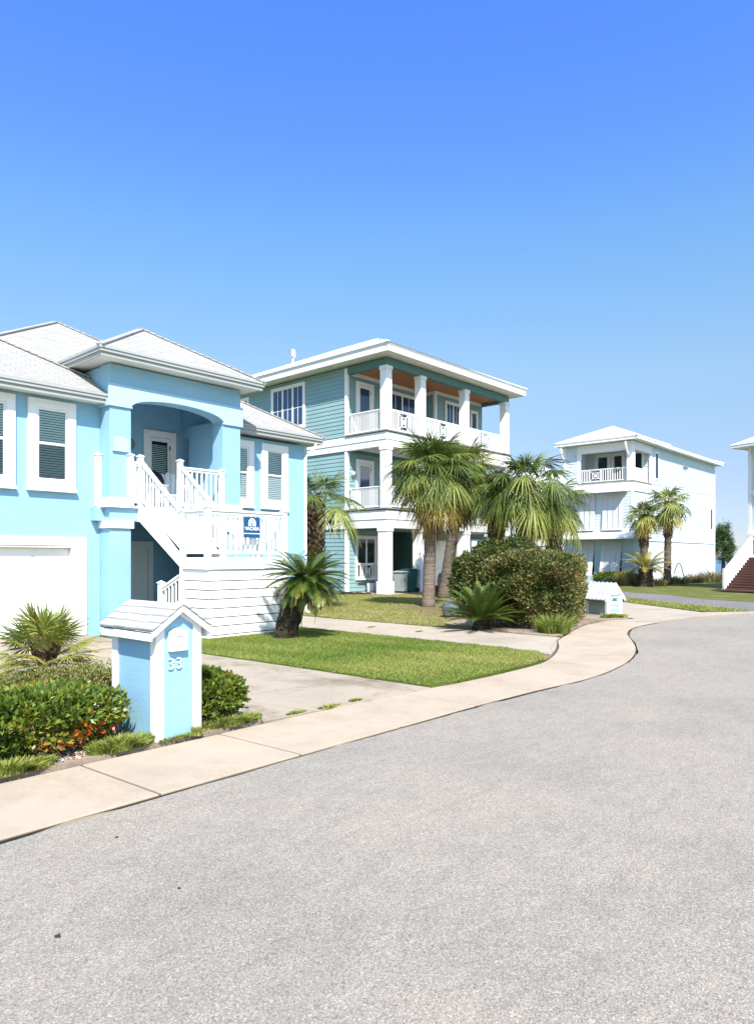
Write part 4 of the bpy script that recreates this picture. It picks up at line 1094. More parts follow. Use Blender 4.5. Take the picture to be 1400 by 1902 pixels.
def fan_leaf(qb, base, az, el, Lp, Rr, droop, tint, nseg=30, spread=2.5, tv=.07, bend=0.0):
    base = np.array(base, float)
    d = np.array((math.cos(az) * math.cos(el), math.sin(az) * math.cos(el), math.sin(el)))
    side = unit(np.array((-math.sin(az), math.cos(az), 0.0)) + rng.normal(0, .12, 3))
    ts = np.linspace(0, 1, 4)
    pts = [base + d * Lp * t + np.array((0, 0, -droop * .25 * Lp * t * t)) for t in ts]
    up = np.cross(d, side)
    strip(qb, pts, [.02, .014, .012, .010], side, min(1, tint + .18)); strip(qb, pts, [.014, .012, .01, .008], up, min(1, tint + .18))
    tip = pts[-1]
    tdir = unit(pts[-1] - pts[-2]); a = unit(tdir + np.array((0, 0, -.10 * droop - bend))); n = np.cross(side, a)
    ph = np.linspace(-spread, spread, nseg) + rng.normal(0, .03, nseg)
    dph = 2 * spread / nseg
    ln = Rr * (.66 + .34 * np.cos(ph * .7)) * rng.uniform(.86, 1.08, nseg)
    dirs = np.cos(ph)[:, None] * a + np.sin(ph)[:, None] * side + (.22 * np.abs(np.sin(ph)) + .05)[:, None] * n + rng.normal(0, .05, (nseg, 3))
    wd = -np.sin(ph)[:, None] * a + np.cos(ph)[:, None] * side
    fold = np.where(np.arange(nseg) % 2 == 0, 1, -1)[:, None] * n * .35
    wd = wd + fold; wd /= np.linalg.norm(wd, axis=1)[:, None]
    T = [0.03, .44, .68, .87, 1.0]; W = [.08, 1.0, .62, .34, .05]
    dr = droop * rng.uniform(.7, 1.4, nseg)
    P = []; 
    for t in T:
        p = tip + dirs * (ln * t)[:, None]; p[:, 2] -= dr * ln * max(0, t - .2) ** 2 * 1.05
        P.append(p)
    wmax = ln * .44 * dph * .56
    tt = np.clip(tint + rng.normal(0, tv, nseg), 0, 1)
    for i in range(4):
        w0 = (wmax * W[i])[:, None] * wd; w1 = (wmax * W[i + 1])[:, None] * wd
        q = np.stack([P[i] - w0, P[i] + w0, P[i + 1] + w1, P[i + 1] - w1], 1)
        qb.add(q, np.clip(tt + (.06 if i == 3 else 0), 0, 1))

def fan_palm(name, label, base, top, r0, r1, crownR, nleaf, group=None, lean_mid=None, droop=.55, boots=.35, tmat='trunk', dead=6, skirt=0, el0=1.35, el1=-.75, tint0=.38, nseg=56, young=.12, cat='palm tree', az0=0, bend=.62):
    base = Vector(base); top = Vector(top)
    root = thing(name, label, cat, base, 0, group)
    n = 26; pts = []; rad = []
    for i in range(n):
        t = i / (n - 1); p = base.lerp(top, t)
        if lean_mid: p += Vector(lean_mid) * math.sin(t * math.pi)
        pts.append(p); flare = .18 * max(0, 1 - t * 7)
        rad.append(r0 * (1 - t) + r1 * t + r0 * flare + (.010 if i % 2 else 0))
    MB().tube([p - Vector((0, 0, .05)) if i == 0 else p for i, p in enumerate(pts)], rad, 14, True, .03).obj('trunk', M[tmat], root, smooth=True)
    if boots:
        qb = QB(); H_ = (top - base).length; nb = int(26 + H_ * boots * 46)
        for k in range(nb):
            t = 1 - boots + boots * k / nb; p = np.array(base.lerp(top, t))
            if lean_mid: p += np.array(lean_mid) * math.sin(t * math.pi)
            az = k * 2.4; o_ = np.array((math.cos(az), math.sin(az), 0)); sd_ = np.array((-math.sin(az), math.cos(az), 0))
            rr = r0 * (1 - t) + r1 * t
            b0 = p + o_ * rr * .8; b1 = p + o_ * (rr + .05) + np.array((0, 0, .14)) + sd_ * .05; b2 = p + o_ * (rr + .05 + R.uniform(0, .05)) + np.array((0, 0, .30)) + sd_ * .1 * R.choice((-1, 1))
            strip(qb, [b0, b1, b2], [.075, .055, .025], sd_, R.uniform(.0, 1)); strip(qb, [b0, b1, b2], [.04, .03, .012], o_, R.uniform(0, 1))
        qb.obj('leaf_base', M['boot'], root)
    qb = QB(); tp = np.array(top)
    for k in range(nleaf):
        f = (k + .5) / nleaf
        az = az0 + k * 2.39996 + rng.normal(0, .15)
        el = el0 + (el1 - el0) * f ** .95 + rng.normal(0, .10)
        ti = tint0 + rng.normal(0, .10) + (.12 if f > .8 else 0) - (.05 if f < .3 else 0)
        Lp = crownR * (.50 + .14 * rng.random()); Rr = crownR * (.46 + .10 * rng.random())
        if f < young: Lp *= .7; Rr *= .8
        fan_leaf(qb, tp + np.array((0, 0, -.25 * f * crownR * .5)), az, el, Lp, Rr, droop * (.6 + .6 * f), ti, nseg, bend=bend * min(1, .08 + 1.5 * f) * rng.uniform(.6, 1.3))
    for k in range(dead):
        az = az0 + k * 2 * math.pi / max(1, dead) + rng.normal(0, .3)
        fan_leaf(qb, tp + np.array((0, 0, -.2 * crownR)), az, -.85 + rng.normal(0, .15), crownR * .42, crownR * .5, .7, .74 + rng.random() * .22, nseg - 8, 1.3)
    qb.obj('crown', M['palm'], root)
    if skirt:
        q2 = QB()
        for k in range(skirt):
            az = k * 2.4
            fan_leaf(q2, tp + np.array((0, 0, -.28 * crownR - .012 * k)), az, -1.25 + rng.normal(0, .08), crownR * .28, crownR * .5, 1.0, .93, 18, .9)
        q2.obj('dead_frond', M['palm'], root)
    return root

def feather(qb, base, az, el, L, droop, lw, tint, n=60, vee=.35):
    base = np.array(base, float); d = np.array((math.cos(az), math.sin(az), 0))
    side = np.array((-math.sin(az), math.cos(az), 0)); ts = np.linspace(0, 1, n + 1)
    ang = el - droop * ts ** 1.2; st_ = L / n
    pos = [base]
    for a_ in ang[:-1]: pos.append(pos[-1] + (d * math.cos(a_) + np.array((0, 0, 1)) * math.sin(a_)) * st_)
    pos = np.array(pos); tan = np.diff(pos, axis=0) / st_
    for i in range(0, n, 4): strip(qb, [pos[i], pos[min(i + 4, n)]], [.012 * (1 - i / n) + .003] * 2, side, min(1, tint + .15))
    idx = np.arange(5, n)
    prof = np.sin(np.clip((idx / n) * 1.05 + .12, 0, 1) * math.pi) ** .6 * lw
    for sg in (-1, 1):
        nn = np.cross(tan[idx], side) * -1
        ld = side * sg * .80 + tan[idx] * .62 - nn * 0 + np.array((0, 0, vee))[None, :] + rng.normal(0, .05, (len(idx), 3))
        ld /= np.linalg.norm(ld, axis=1)[:, None]
        ln = prof * rng.uniform(.9, 1.08, len(idx))
        p0 = pos[idx]; p1 = p0 + ld * (ln * .55)[:, None]; p2 = p0 + ld * ln[:, None] + np.array((0, 0, -1)) * (ln * .22)[:, None]
        w_ = tan[idx] * (st_ * .42)
        t_ = np.clip(tint + rng.normal(0, .05, len(idx)), 0, 1)
        qb.add(np.stack([p0 - w_, p0 + w_, p1 + w_ * .9, p1 - w_ * .9], 1), t_)
        qb.add(np.stack([p1 - w_ * .9, p1 + w_ * .9, p2 + w_ * .12, p2 - w_ * .12], 1), t_)

def sago(name, label, base, top, rad, L, nfr, el0=1.2, el1=-.75, tint=.35, droop=1.0, lw=.17, mat='sago', cat='palm', old=.15, tr='sagotrunk', lean=None, vee=.35):
    base = Vector(base); top = Vector(top); root = thing(name, label, cat, base)
    pts = [base.lerp(top, k / 11) + (Vector(lean) * math.sin(k / 11 * math.pi) if lean else Vector()) for k in range(12)]
    MB().tube([p - Vector((0, 0, .05)) if i == 0 else p for i, p in enumerate(pts)], [rad * (1.15 - .2 * i / 11) for i in range(12)], 14, True, .1).obj('trunk', M[tr], root)
    qb = QB()
    for k in range(int(70 * (top - base).length + 12)):
        t = R.random(); p = np.array(base.lerp(top, t)); az = R.uniform(0, 6.28); o_ = np.array((math.cos(az), math.sin(az), 0)); s_ = np.array((-math.sin(az), math.cos(az), 0))
        if lean: p += np.array(lean) * math.sin(t * math.pi)
        strip(qb, [p + o_ * rad * .9, p + o_ * (rad * 1.12 + .02) + np.array((0, 0, .05)), p + o_ * (rad * 1.15 + .04) + np.array((0, 0, .10))], [.03, .022, .006], s_, R.random() * .3)
    qb.obj('leaf_base', M[tr], root)
    qb = QB()
    for k in range(nfr):
        f = (k + .5) / nfr; az = k * 2.39996 + rng.normal(0, .12)
        el = el0 + (el1 - el0) * f + rng.normal(0, .07)
        feather(qb, np.array(top) + np.array((math.cos(az), math.sin(az), 0)) * rad * .5, az, el, L * rng.uniform(.88, 1.05), droop * rng.uniform(.8, 1.15), lw, np.clip(tint + rng.normal(0, .08) + (.45 * rng.random() if f > 1 - old else 0), 0, 1), vee=vee)
    qb.obj('crown', M[mat], root)
    return root

def blob_noise(P, s, seed):
    r_ = np.random.default_rng(seed); out_ = 0
    for k in range(7):
        w_ = r_.normal(0, 1, 3) * s * (1 + k * .45); out_ = out_ + np.sin(P @ w_ + r_.uniform(0, 6.28)) / (1 + k * .5)
    return out_ / 3.0

def shrub(name, label, cx, cy, rx, ry, h, n, leaf, mat, tints, z0=.05, power=2.6, lump=.16, rz=0, seed=1, core=True, cat='shrub', group=None, top_flat=False, aspect=.55, tintfn=None, stems=True, inner=.72):
    root = thing(name, label, cat, (cx, cy, 0), 0, group)
    r_ = np.random.default_rng(seed)
    d = r_.normal(0, 1, (n, 3)); d[:, 2] = np.where(d[:, 2] < -.75, -d[:, 2], d[:, 2]); d /= np.linalg.norm(d, axis=1)[:, None]
    k = (np.abs(d) ** power).sum(1) ** (-1 / power)
    lum = 1 + lump * blob_noise(d, 2.4, seed + 5) + lump * .6 * blob_noise(d, 8, seed + 6) + lump * .35 * blob_noise(d, 19, seed + 7)
    rad = k * lum * (inner + (1.03 - inner) * r_.random(n) ** .5)
    P = d * rad[:, None]
    P = P * np.array((rx, ry, h * .5)) + np.array((0, 0, h * .5))
    P[:, 2] = np.maximum(P[:, 2], .02 + .04 * r_.random(n))
    ca, sa = math.cos(rz), math.sin(rz)
    P[:, :2] = P[:, :2] @ np.array(((ca, sa), (-sa, ca)))
    dn = d.copy(); dn[:, :2] = dn[:, :2] @ np.array(((ca, sa), (-sa, ca)))
    P += np.array((cx, cy, z0))
    ax = dn * .9 + r_.normal(0, .65, (n, 3)) + np.array((0, 0, .45)); ax /= np.linalg.norm(ax, axis=1)[:, None]
    sd_ = np.cross(ax, r_.normal(0, 1, (n, 3))); sd_ /= np.linalg.norm(sd_, axis=1)[:, None]
    nn = np.cross(ax, sd_)
    L = leaf * r_.uniform(.7, 1.3, n)[:, None]
    q = np.stack([P, P + ax * L * .5 + sd_ * L * aspect * .5 + nn * L * .08, P + ax * L, P + ax * L * .5 - sd_ * L * aspect * .5 + nn * L * .08], 1)
    t = tints[0] + (tints[1] - tints[0]) * r_.random(n) + .22 * blob_noise(P - np.array((cx, cy, 0)), 4, seed + 9) + .12 * blob_noise(P, 14, seed + 10)
    if tintfn is not None: t = tintfn(P, t, r_)
    qb = QB(); qb.add(q, np.clip(t, 0, 1)); qb.obj('foliage', M[mat], root)
    if stems:
        mb = MB()
        for _ in range(16):
            a = R.uniform(0, 6.28); f = R.uniform(.2, .7); x = math.cos(a) * rx * f * ca - math.sin(a) * ry * f * sa; y = math.cos(a) * rx * f * sa + math.sin(a) * ry * f * ca
            mb.tube([(cx + x * .3, cy + y * .3, 0), (cx + x * .7, cy + y * .7, h * .35), (cx + x, cy + y, h * .8)], [.02, .014, .006], 5)
        mb.obj('stem', M['bark'], root)
    return root

def tuft(name, label, cx, cy, r, h, n, mat='grass', z0=.05, lean=.6, w=.006, tint=(.1, .6), cat='weed', group=None, rz=0, ry=None):
    root = thing(name, label, cat, (cx, cy, 0), 0, group)
    ry = ry or r
    a = rng.uniform(0, 6.28, n); f = np.sqrt(rng.random(n)); X = np.cos(a) * f * r; Y = np.sin(a) * f * ry
    px_ = X * math.cos(rz) - Y * math.sin(rz) + cx; py_ = X * math.sin(rz) + Y * math.cos(rz) + cy
    P = np.stack([px_, py_, np.full(n, z0)], 1)
    hh = h * rng.uniform(.5, 1.1, n) * (1 - .45 * f)
    ld = np.stack([np.cos(a + rng.normal(0, .7, n)), np.sin(a + rng.normal(0, .7, n)), np.zeros(n)], 1) * (lean * hh * rng.uniform(.3, 1.2, n))[:, None]
    sd_ = np.stack([-np.sin(a * 3), np.cos(a * 3), np.zeros(n)], 1) * w
    up = np.array((0, 0, 1.0))
    p1 = P + ld * .3 + up * (hh * .6)[:, None]; p2 = P + ld + up * hh[:, None]
    t = np.clip(tint[0] + (tint[1] - tint[0]) * rng.random(n), 0, 1)
    qb = QB(); qb.add(np.stack([P - sd_, P + sd_, p1 + sd_ * .8, p1 - sd_ * .8], 1), t); qb.add(np.stack([p1 - sd_ * .8, p1 + sd_ * .8, p2 + sd_ * .1, p2 - sd_ * .1], 1), t)
    qb.obj('blade', M[mat], root)
    return root

def inpoly(x, y, poly):
    c = np.zeros(len(x), bool); j = len(poly) - 1
    for i in range(len(poly)):
        xi, yi = poly[i]; xj, yj = poly[j]
        c ^= ((yi > y) != (yj > y)) & (x < (xj - xi) * (y - yi) / (yj - yi + 1e-12) + xi); j = i
    return c

def lawn_blades(name, poly, n, h, w, z=.05, base=.35, dryk=.35, excl=None, seed=3):
    xs = [p[0] for p in poly]; ys = [p[1] for p in poly]; r_ = np.random.default_rng(seed)
    x = r_.uniform(min(xs) - .03, max(xs) + .03, n); y = r_.uniform(min(ys) - .03, max(ys) + .03, n)
    jx = r_.normal(0, .035, n) + .05 * np.sin(y * 9); jy = r_.normal(0, .035, n) + .05 * np.sin(x * 7 + 1) * np.sin(x * 2.3)
    k = inpoly(x + jx, y + jy, poly)
    if excl: k &= ~(inpoly(x + jx * 4, y + jy * 4, excl) & (r_.random(n) < .85))
    x, y = x[k], y[k]; n = len(x)
    P = np.stack([x, y, np.full(n, z)], 1)
    a = r_.uniform(0, 6.28, n); hh = h * r_.uniform(.5, 1.25, n)
    pn = blob_noise(np.stack([x, y, x * 0], 1), 1.1, seed + 4)
    hh *= 1 + .25 * pn
    ld = np.stack([np.cos(a), np.sin(a), np.zeros(n)], 1) * (hh * r_.uniform(.2, 1.1, n))[:, None]
    sd_ = np.stack([-np.sin(a + 1), np.cos(a + 1), np.zeros(n)], 1) * w
    tip = P + ld + np.array((0, 0, 1)) * hh[:, None]
    t = base + dryk * np.clip(pn, -1, 1) * .7 + r_.normal(0, .13, n)
    qb = QB(); qb.add(np.stack([P - sd_, P + sd_, tip + sd_ * .2, tip - sd_ * .2], 1), np.clip(t, 0, 1))
    return tag(qb.obj(name, M['grass']), 'short mown grass of the front lawn', 'grass', kind='stuff')

# ------------------------------------------------------------------ planting
lawn_blades('grass', lawn1, 150000, .026, .006, .05, .5, .85, seed=3)
o = lawn_blades('grass', lawn2, 80000, .032, .009, .05, .66, .3, seed=5, excl=[(15.3, 11.25), (16.6, 11.35), (18.3, 11.2), (19.2, 12.6), (19.9, 14.2), (19.3, 15.3), (18.2, 15.4), (17.4, 14.6), (16.9, 13.3), (15.8, 12.4)]); o['label'] = 'dry patchy grass in front of the green house'
o = lawn_blades('grass', [(22.45, 6.75)] + d3u[1:-1] + su, 16000, .06, .014, .045, .55, .3, seed=6); o['label'] = 'grass strip between the pale apron and the grey lane'

PG = 'cabbage palms along the street'
b1 = P2(795, 23.3); t1 = P2(803, 23.2)
fan_palm('cabbage_palm', 'tall cabbage palm with thick pale trunk and full crown before the green house corner', (*b1, 0), (*t1, 4.6), .205, .185, 1.72, 64, PG, boots=.45, tmat='trunk', dead=10, skirt=10, droop=.40, tint0=.40, el1=-.42)
b2 = P2(823, 28); t2 = P2(858, 28.3)
fan_palm('cabbage_palm', 'leaning grey-trunked cabbage palm just right of the tall front palm', (*b2, 0), (*t2, 5.2), .23, .20, 1.7, 58, PG, boots=.5, tmat='trunk2', dead=7, skirt=18, droop=.40, tint0=.48, el1=-.45, az0=1)
b3 = P2(920, 27); t3 = P2(922, 26.8)
fan_palm('cabbage_palm', 'drooping cabbage palm behind the hedge, left of the bright green palm', (*b3, 0), (*t3, 4.3), .25, .25, 1.4, 34, PG, boots=.6, tmat='trunk2', dead=2, skirt=6, droop=.6, el0=1.25, tint0=.42, az0=2)
b4 = P2(972, 25.5); t4 = P2(978, 25.3)
fan_palm('cabbage_palm', 'bright green drooping cabbage palm above the right half of the hedge', (*b4, 0), (*t4, 4.4), .28, .26, 1.78, 40, PG, boots=.75, tmat='trunk2', dead=2, skirt=0, droop=.62, el0=1.4, tint0=.36, az0=.4, nseg=48)
b5 = P2(1028, 27); t5 = P2(1030, 27)
fan_palm('cabbage_palm', 'cabbage palm rightmost behind the hedge with drooping outer fronds', (*b5, 0), (*t5, 3.9), .27, .25, 1.5, 30, PG, boots=.6, tmat='trunk2', dead=2, droop=.65, el0=1.15, tint0=.42, az0=1.4)
b6 = P2(583, 22.3); t6 = P2(585, 22.3)
fan_palm('cabbage_palm', 'short cabbage palm with brown shaggy trunk against the blue house corner', (*b6, 0), (*t6, 3.4), .27, .25, 1.7, 17, PG, boots=.95, tmat='boot', dead=0, droop=.5, el0=1.35, el1=-.35, tint0=.36, az0=.9)
b7 = P2(1198, 44); fan_palm('cabbage_palm', 'shorter of the two slim palms before the pale house', (*b7, 0), (*P2(1194, 44), 4.35), .24, .2, 1.25, 34, PG, boots=.5, tmat='trunk2', dead=5, droop=.4, tint0=.5, nseg=30)
b8 = P2(1239, 43.5); fan_palm('cabbage_palm', 'taller of the two slim palms before the pale house', (*b8, 0), (*P2(1241, 43.5), 5.1), .22, .18, 1.6, 28, PG, boots=.45, tmat='trunk2', dead=4, droop=.5, tint0=.5, nseg=30, az0=.7)
fan_palm('palmetto', 'small spiky palmetto growing left of the blue mailbox kiosk', (*P2(85, 9.6), .04), (*P2(85, 9.6), .34), .09, .1, .80, 34, None, boots=.3, dead=0, droop=.10, el0=1.5, el1=-.2, tint0=.56, nseg=40, cat='palmetto', bend=0)
def sg1():
    sago('sago_palm', 'dark sago palm with leaning black trunk on the lawn by the white stairs', (*P2(528, 14.35), 0), (*P2(568, 14.3), 1.28), .22, 1.0, 90, 1.1, -.9, .40, .85, .18, lean=(-.06, 0, 0), old=.3)
sg1()
sago('sago_palm', 'upright glossy sago palm against the left side of the hedge', (*P2(893, 16), .05), (*P2(893, 16), .25), .18, 1.2, 54, 1.45, .2, .46, .65, .2, old=.05)
sago('date_palm', 'small date palm with stubby dark trunk and yellow arching fronds before the pale house', (*P2(1199, 42), 0), (*P2(1199, 42), 1.0), .42, 1.9, 30, 1.35, .0, .82, 1.25, .34, tr='bark', vee=.2, old=.2)

def tl(P, t, r_):
    red = (np.exp(-((P[:, 0] - 2.82) / .20) ** 2 - ((P[:, 2] - .20) / .10) ** 2) + .8 * np.exp(-((P[:, 0] - 2.5) / .16) ** 2 - ((P[:, 2] - .15) / .10) ** 2)) * (P[:, 1] < 6.1)
    return np.where(r_.random(len(P)) < red * 1.0, .74 + .26 * r_.random(len(P)), t)
shrub('shrub', 'glossy green shrub with red new leaves left of the blue mailbox kiosk', 2.40, 6.18, .80, .46, .47, 15000, .055, 'bush', (.2, .74), seed=4, tintfn=tl, power=2.8, lump=.2)
shrub('shrub', 'olive green low shrub behind the glossy red-tipped one', 3.25, 7.3, .80, .5, .44, 12000, .034, 'olive', (.1, .9), seed=8, lump=.3, inner=.6)
shrub('shrub', 'rounded glossy green shrub right of the blue mailbox kiosk', 4.14, 6.12, .36, .38, .45, 6000, .055, 'bush', (.2, .68), seed=12, power=2.6, lump=.24)
def th(P, t, r_):
    m_ = .5 + .5 * blob_noise(P, 2.2, 77)
    red = (m_ > .62) & (P[:, 2] < 1.35) & (r_.random(len(P)) < .30)
    brown = (P[:, 0] > 15.4) & (P[:, 1] < 8.9) & (r_.random(len(P)) < .4)
    t = np.where(brown, .68 + .18 * r_.random(len(P)), t)
    return np.where(red, .84 + .16 * r_.random(len(P)), t)
shrub('hedge', 'large clipped dark green hedge with reddish tips at the driveway corner', 16.2, 8.95, 2.2, 1.02, 1.68, 90000, .066, 'hedge', (.10, .88), seed=21, power=7, lump=.13, cat='hedge', tintfn=th, rz=.38, inner=.82)
shrub('hedge', 'taller dark hedge standing behind the clipped corner hedge', 18.2, 11.1, 1.0, 1.0, 2.0, 30000, .07, 'hedge', (.08, .75), seed=25, power=3, lump=.22, cat='hedge', inner=.8)
shrub('shrub', 'loose upright shrub left of the hedges in front of the black car', *P2(866, 22), .5, .45, 1.7, 3600, .10, 'hedge', (.1, .7), seed=29, lump=.3, power=2.2)
tuft('grass_clump', 'bright green strappy grass clump at the front corner of the hedge', 13.95, 7.32, .34, .55, 500, 'grass', .05, .8, .011, (.05, .5), cat='plant')
tuft('weed_clump', 'green weeds at the foot of the blue mailbox kiosk', 3.02, 5.68, .30, .13, 1500, rz=0, ry=.12, tint=(.15, .6), lean=.9, w=.008)
tuft('weed_clump', 'green weeds below the red-tipped shrub at the left edge', 2.1, 5.66, .36, .11, 1700, ry=.10, tint=(.15, .65), lean=.9, w=.008)
tuft('weed_clump', 'grey-green weeds under the round shrub right of the kiosk', 4.22, 5.70, .34, .10, 1600, ry=.12, tint=(.1, .7), lean=.9, w=.008)
tuft('weed_clump', 'thin weeds between the kiosk front and the sidewalk', 3.55, 5.585, .22, .05, 260, ry=.02, tint=(.15, .65), lean=.9, w=.006)
tuft('weed_clump', 'small yellow-green weed by the right corner of the kiosk', 3.72, 5.57, .045, .12, 90, tint=(.5, .8), lean=.7, w=.012)
for k, (x, y, r_, l_) in enumerate(((5.9, 5.62, .10, 'weeds in the seam between driveway and sidewalk, near the lawn'), (5.45, 5.60, .16, 'weeds in the seam between driveway and sidewalk, middle patch'), (5.0, 5.64, .14, 'weeds in the seam between driveway and sidewalk, near the round shrub'),
                           (13.42, 6.93, .09, 'weeds in the seam at the end of the second driveway'), (12.3, 9.75, .13, 'weeds in a joint of the second driveway, nearer the hedge'), (12.3, 11.2, .15, 'weeds in a joint of the second driveway, farther from the hedge'))):
    tuft('weed_clump', l_, x, y, r_, .05, 260, ry=.04, tint=(.2, .75), lean=1, w=.008, group='weeds in the concrete joints', z0=.02)
tuft('weed_clump', 'low weeds at the foot of the green mailbox kiosk', 18.55, 7.95, .45, .14, 700, ry=.2, tint=(.2, .7), lean=1, w=.014, rz=-.4)
for k, (px, d, r_, h_, mt, l_) in enumerate(((1168, 43.6, .75, 1.0, 'tan', 'tan ornamental grass left of the small date palm'), (1222, 43.2, .5, .5, 'tan', 'small tan grass clump between the date palm and tall slim palm'), (1243, 43.8, .4, .7, 'tan', 'tan grass clump at the foot of the taller slim palm'),
                                             (1262, 44, .5, .65, 'tan', 'tan grass clump right of the taller slim palm'), (1288, 46, .55, .8, 'tan', 'wispy tan grass clump in the middle of the pale side wall'), (1322, 48, .8, 1.1, 'tan', 'large wispy grass clump at the far end of the pale wall'))):
    tuft('grass_clump', l_, *P2(px, d), r_, h_, 380, mt, 0, .9, .022, (.1, .9), cat='ornamental grass', group='grasses planted along the pale house')
shrub('shrub', 'low clipped green hedge under the shutters of the pale house', *P2(1148, 45), 1.6, .5, .62, 3500, .12, 'bush', (.3, .65), seed=31, rz=1.57)
for (x_, y_, r_, l_) in ((*[c for c in P2(108, 2210 / 705)], .017, 'largest dark debris clump on the road, near the lower left'), (*[c for c in P2(217, 2210 / 521)], .012, 'dark debris speck on the road near the sidewalk by the kiosk'), (*[c for c in P2(333, 2210 / 616)], .010, 'dark debris speck on the road between the other two clumps')):
    mb = MB()
    for k in range(7):
        a = k * .9; mb.tube([(x_ + r_ * math.cos(a) * (k % 3) * .6, y_ + r_ * .5 * math.sin(a * 1.7), -.002), (x_ + r_ * math.cos(a) * (k % 3) * .6 + .002, y_ + r_ * .5 * math.sin(a * 1.7) + .001, .004)], [r_ * .55, r_ * .4], 7)
    tag(mb.obj('debris_clump', M['black']), l_, 'debris', 'dark debris lying on the road')
# crushed shell around the kiosk
n_ = 2600
r2 = np.random.default_rng(91)
gx_ = r2.uniform(1.6, 4.5, n_); gy_ = r2.uniform(5.63, 6.3, n_); cc = np.stack([gx_, gy_, np.full(n_, .055)], 1)
e1 = r2.normal(0, 1, (n_, 3)) * np.array((1, 1, .35)); e1 /= np.linalg.norm(e1, axis=1)[:, None]; e2 = np.cross(e1, r2.normal(0, .4, (n_, 3)) + np.array((0, 0, 1))); e2 /= np.linalg.norm(e2, axis=1)[:, None]
sz = r2.uniform(.006, .02, n_)[:, None]
qb = QB(); qb.add(np.stack([cc - e1 * sz, cc + e2 * sz * .7 + np.array((0, 0, .006)), cc + e1 * sz, cc - e2 * sz * .7], 1), r2.random(n_)); 
tag(qb.obj('shell_gravel', foliage('shell', [(0, (.20, .15, .12)), (.4, (.40, .30, .24)), (1, (.55, .48, .42))], 0, .8)), 'crushed shell and mulch round the blue mailbox kiosk', 'gravel', kind='stuff')
# pine behind the pale house
pn = thing('pine_tree', 'green pine tree by the water behind the pale house', 'tree', (*P2(1343, 64), -.1))
pp_ = P2(1343, 64)
MB().tube([(pp_[0], pp_[1], -.2), (pp_[0], pp_[1], 2), (pp_[0] + .1, pp_[1], 4.3)], [.2, .14, .04], 8).obj('trunk', M['bark'], pn)
qb = QB()
for k in range(46):
    f = R.random(); z = 1.3 + 3.3 * f; a = R.uniform(0, 6.28); rr = (1.05 - .6 * f) * R.uniform(.3, 1)
    c_ = np.array((pp_[0] + math.cos(a) * rr, pp_[1] + math.sin(a) * rr, z)); n = 130
    d_ = rng.normal(0, 1, (n, 3)) + np.array((0, 0, .4)); d_ /= np.linalg.norm(d_, axis=1)[:, None]
    s_ = np.cross(d_, rng.normal(0, 1, (n, 3))); s_ /= np.linalg.norm(s_, axis=1)[:, None]
    p0 = c_ + rng.normal(0, .16, (n, 3)); p1 = p0 + d_ * .30
    qb.add(np.stack([p0 - s_ * .015, p0 + s_ * .015, p1 + s_ * .01, p1 - s_ * .01], 1), np.clip(rng.random(n) * .7 + R.uniform(-.1, .3), 0, 1))
qb.obj('crown', M['pine'], pn)
# dry arching frond stalk by the pale wall
bs_ = P2(1252, 42.5); be = P2(1272, 42.5)
tag(MB().tube([(bs_[0] + (be[0] - bs_[0]) * t, bs_[1] + (be[1] - bs_[1]) * t, .1 + 1.25 * math.sin(t * 2.6 + .5)) for t in [k / 10 for k in range(11)]], .025, 6).obj('frond_stalk', M['bark']), 'bare arching frond stalk beside the taller slim palm', 'stalk')

# ------------------------------------------------------------------ small things around the green house
def bin_(label, x, y, rz, mat, h=1.02):
    t = thing('wheelie_bin', label, 'bin', (x, y, .08), rz, 'bins beside the porch column')
    body = MB(); a = .24; b_ = .29
    body.v = [(-a, -a, .06), (a, -a, .06), (a, a, .06), (-a, a, .06), (-b_, -b_, h * .93), (b_, -b_, h * .93), (b_, b_, h * .93), (-b_, b_, h * .93)]
    body.f = [(0, 3, 2, 1), (4, 5, 6, 7), (0, 1, 5, 4), (1, 2, 6, 5), (2, 3, 7, 6), (3, 0, 4, 7)]
    body.obj('body', mat, t, world=False, bevel=.03)
    MB().prism([(-b_ - .04, h * .935), (b_ + .06, h * .935), (b_ + .06, h * .96), (.1, h * 1.02), (-b_ - .04, h * .98)], 'y', -b_ - .03, b_ + .03).obj('lid', mat, t, world=False, bevel=.015)
    MB().tube([(b_ + .1, -.25, h * .94), (b_ + .1, .25, h * .94)], .018, 8).obj('handle', mat, t, world=False)
    for s_ in (-1, 1): MB().tube([(a, s_ * .27, .1), (a, s_ * .32, .1)], .11, 14).obj('wheel', M['black'], t, world=False)
bin_('grey wheelie bin beside the front column of the green house', *P2(745, 32.0), .2, M['binGrey'], .98)
bin_('dark green wheelie bin to the right of the grey one', *P2(760, 32.3), -.2, M['binGreen'], 1.08)
bk = thing('bucket', 'white bucket at the foot of the green house wall', 'bucket', (24.2, 22.1, .08))
MB().tube([(24.2, 22.1, .09), (24.2, 22.1, .55)], [.15, .19], 16).obj('body', M['white'], bk, smooth=False)
MB().tube([(24.2, 22.1, .5), (24.2, 22.1, .56)], [.2, .2], 16).obj('rim', M['binGreen'], bk)
hs_ = []
for k in range(60):
    t_ = k / 59; hs_.append((22.3 + .7 * math.sin(t_ * 14) * (1 - .4 * t_) , 20.9 + 1.5 * t_ + .3 * math.cos(t_ * 17), .085 + .02 * (k % 3)))
tag(MB().tube(hs_, .022, 6).obj('garden_hose', M['black']), 'black garden hose lying in loops by the green house corner', 'hose')
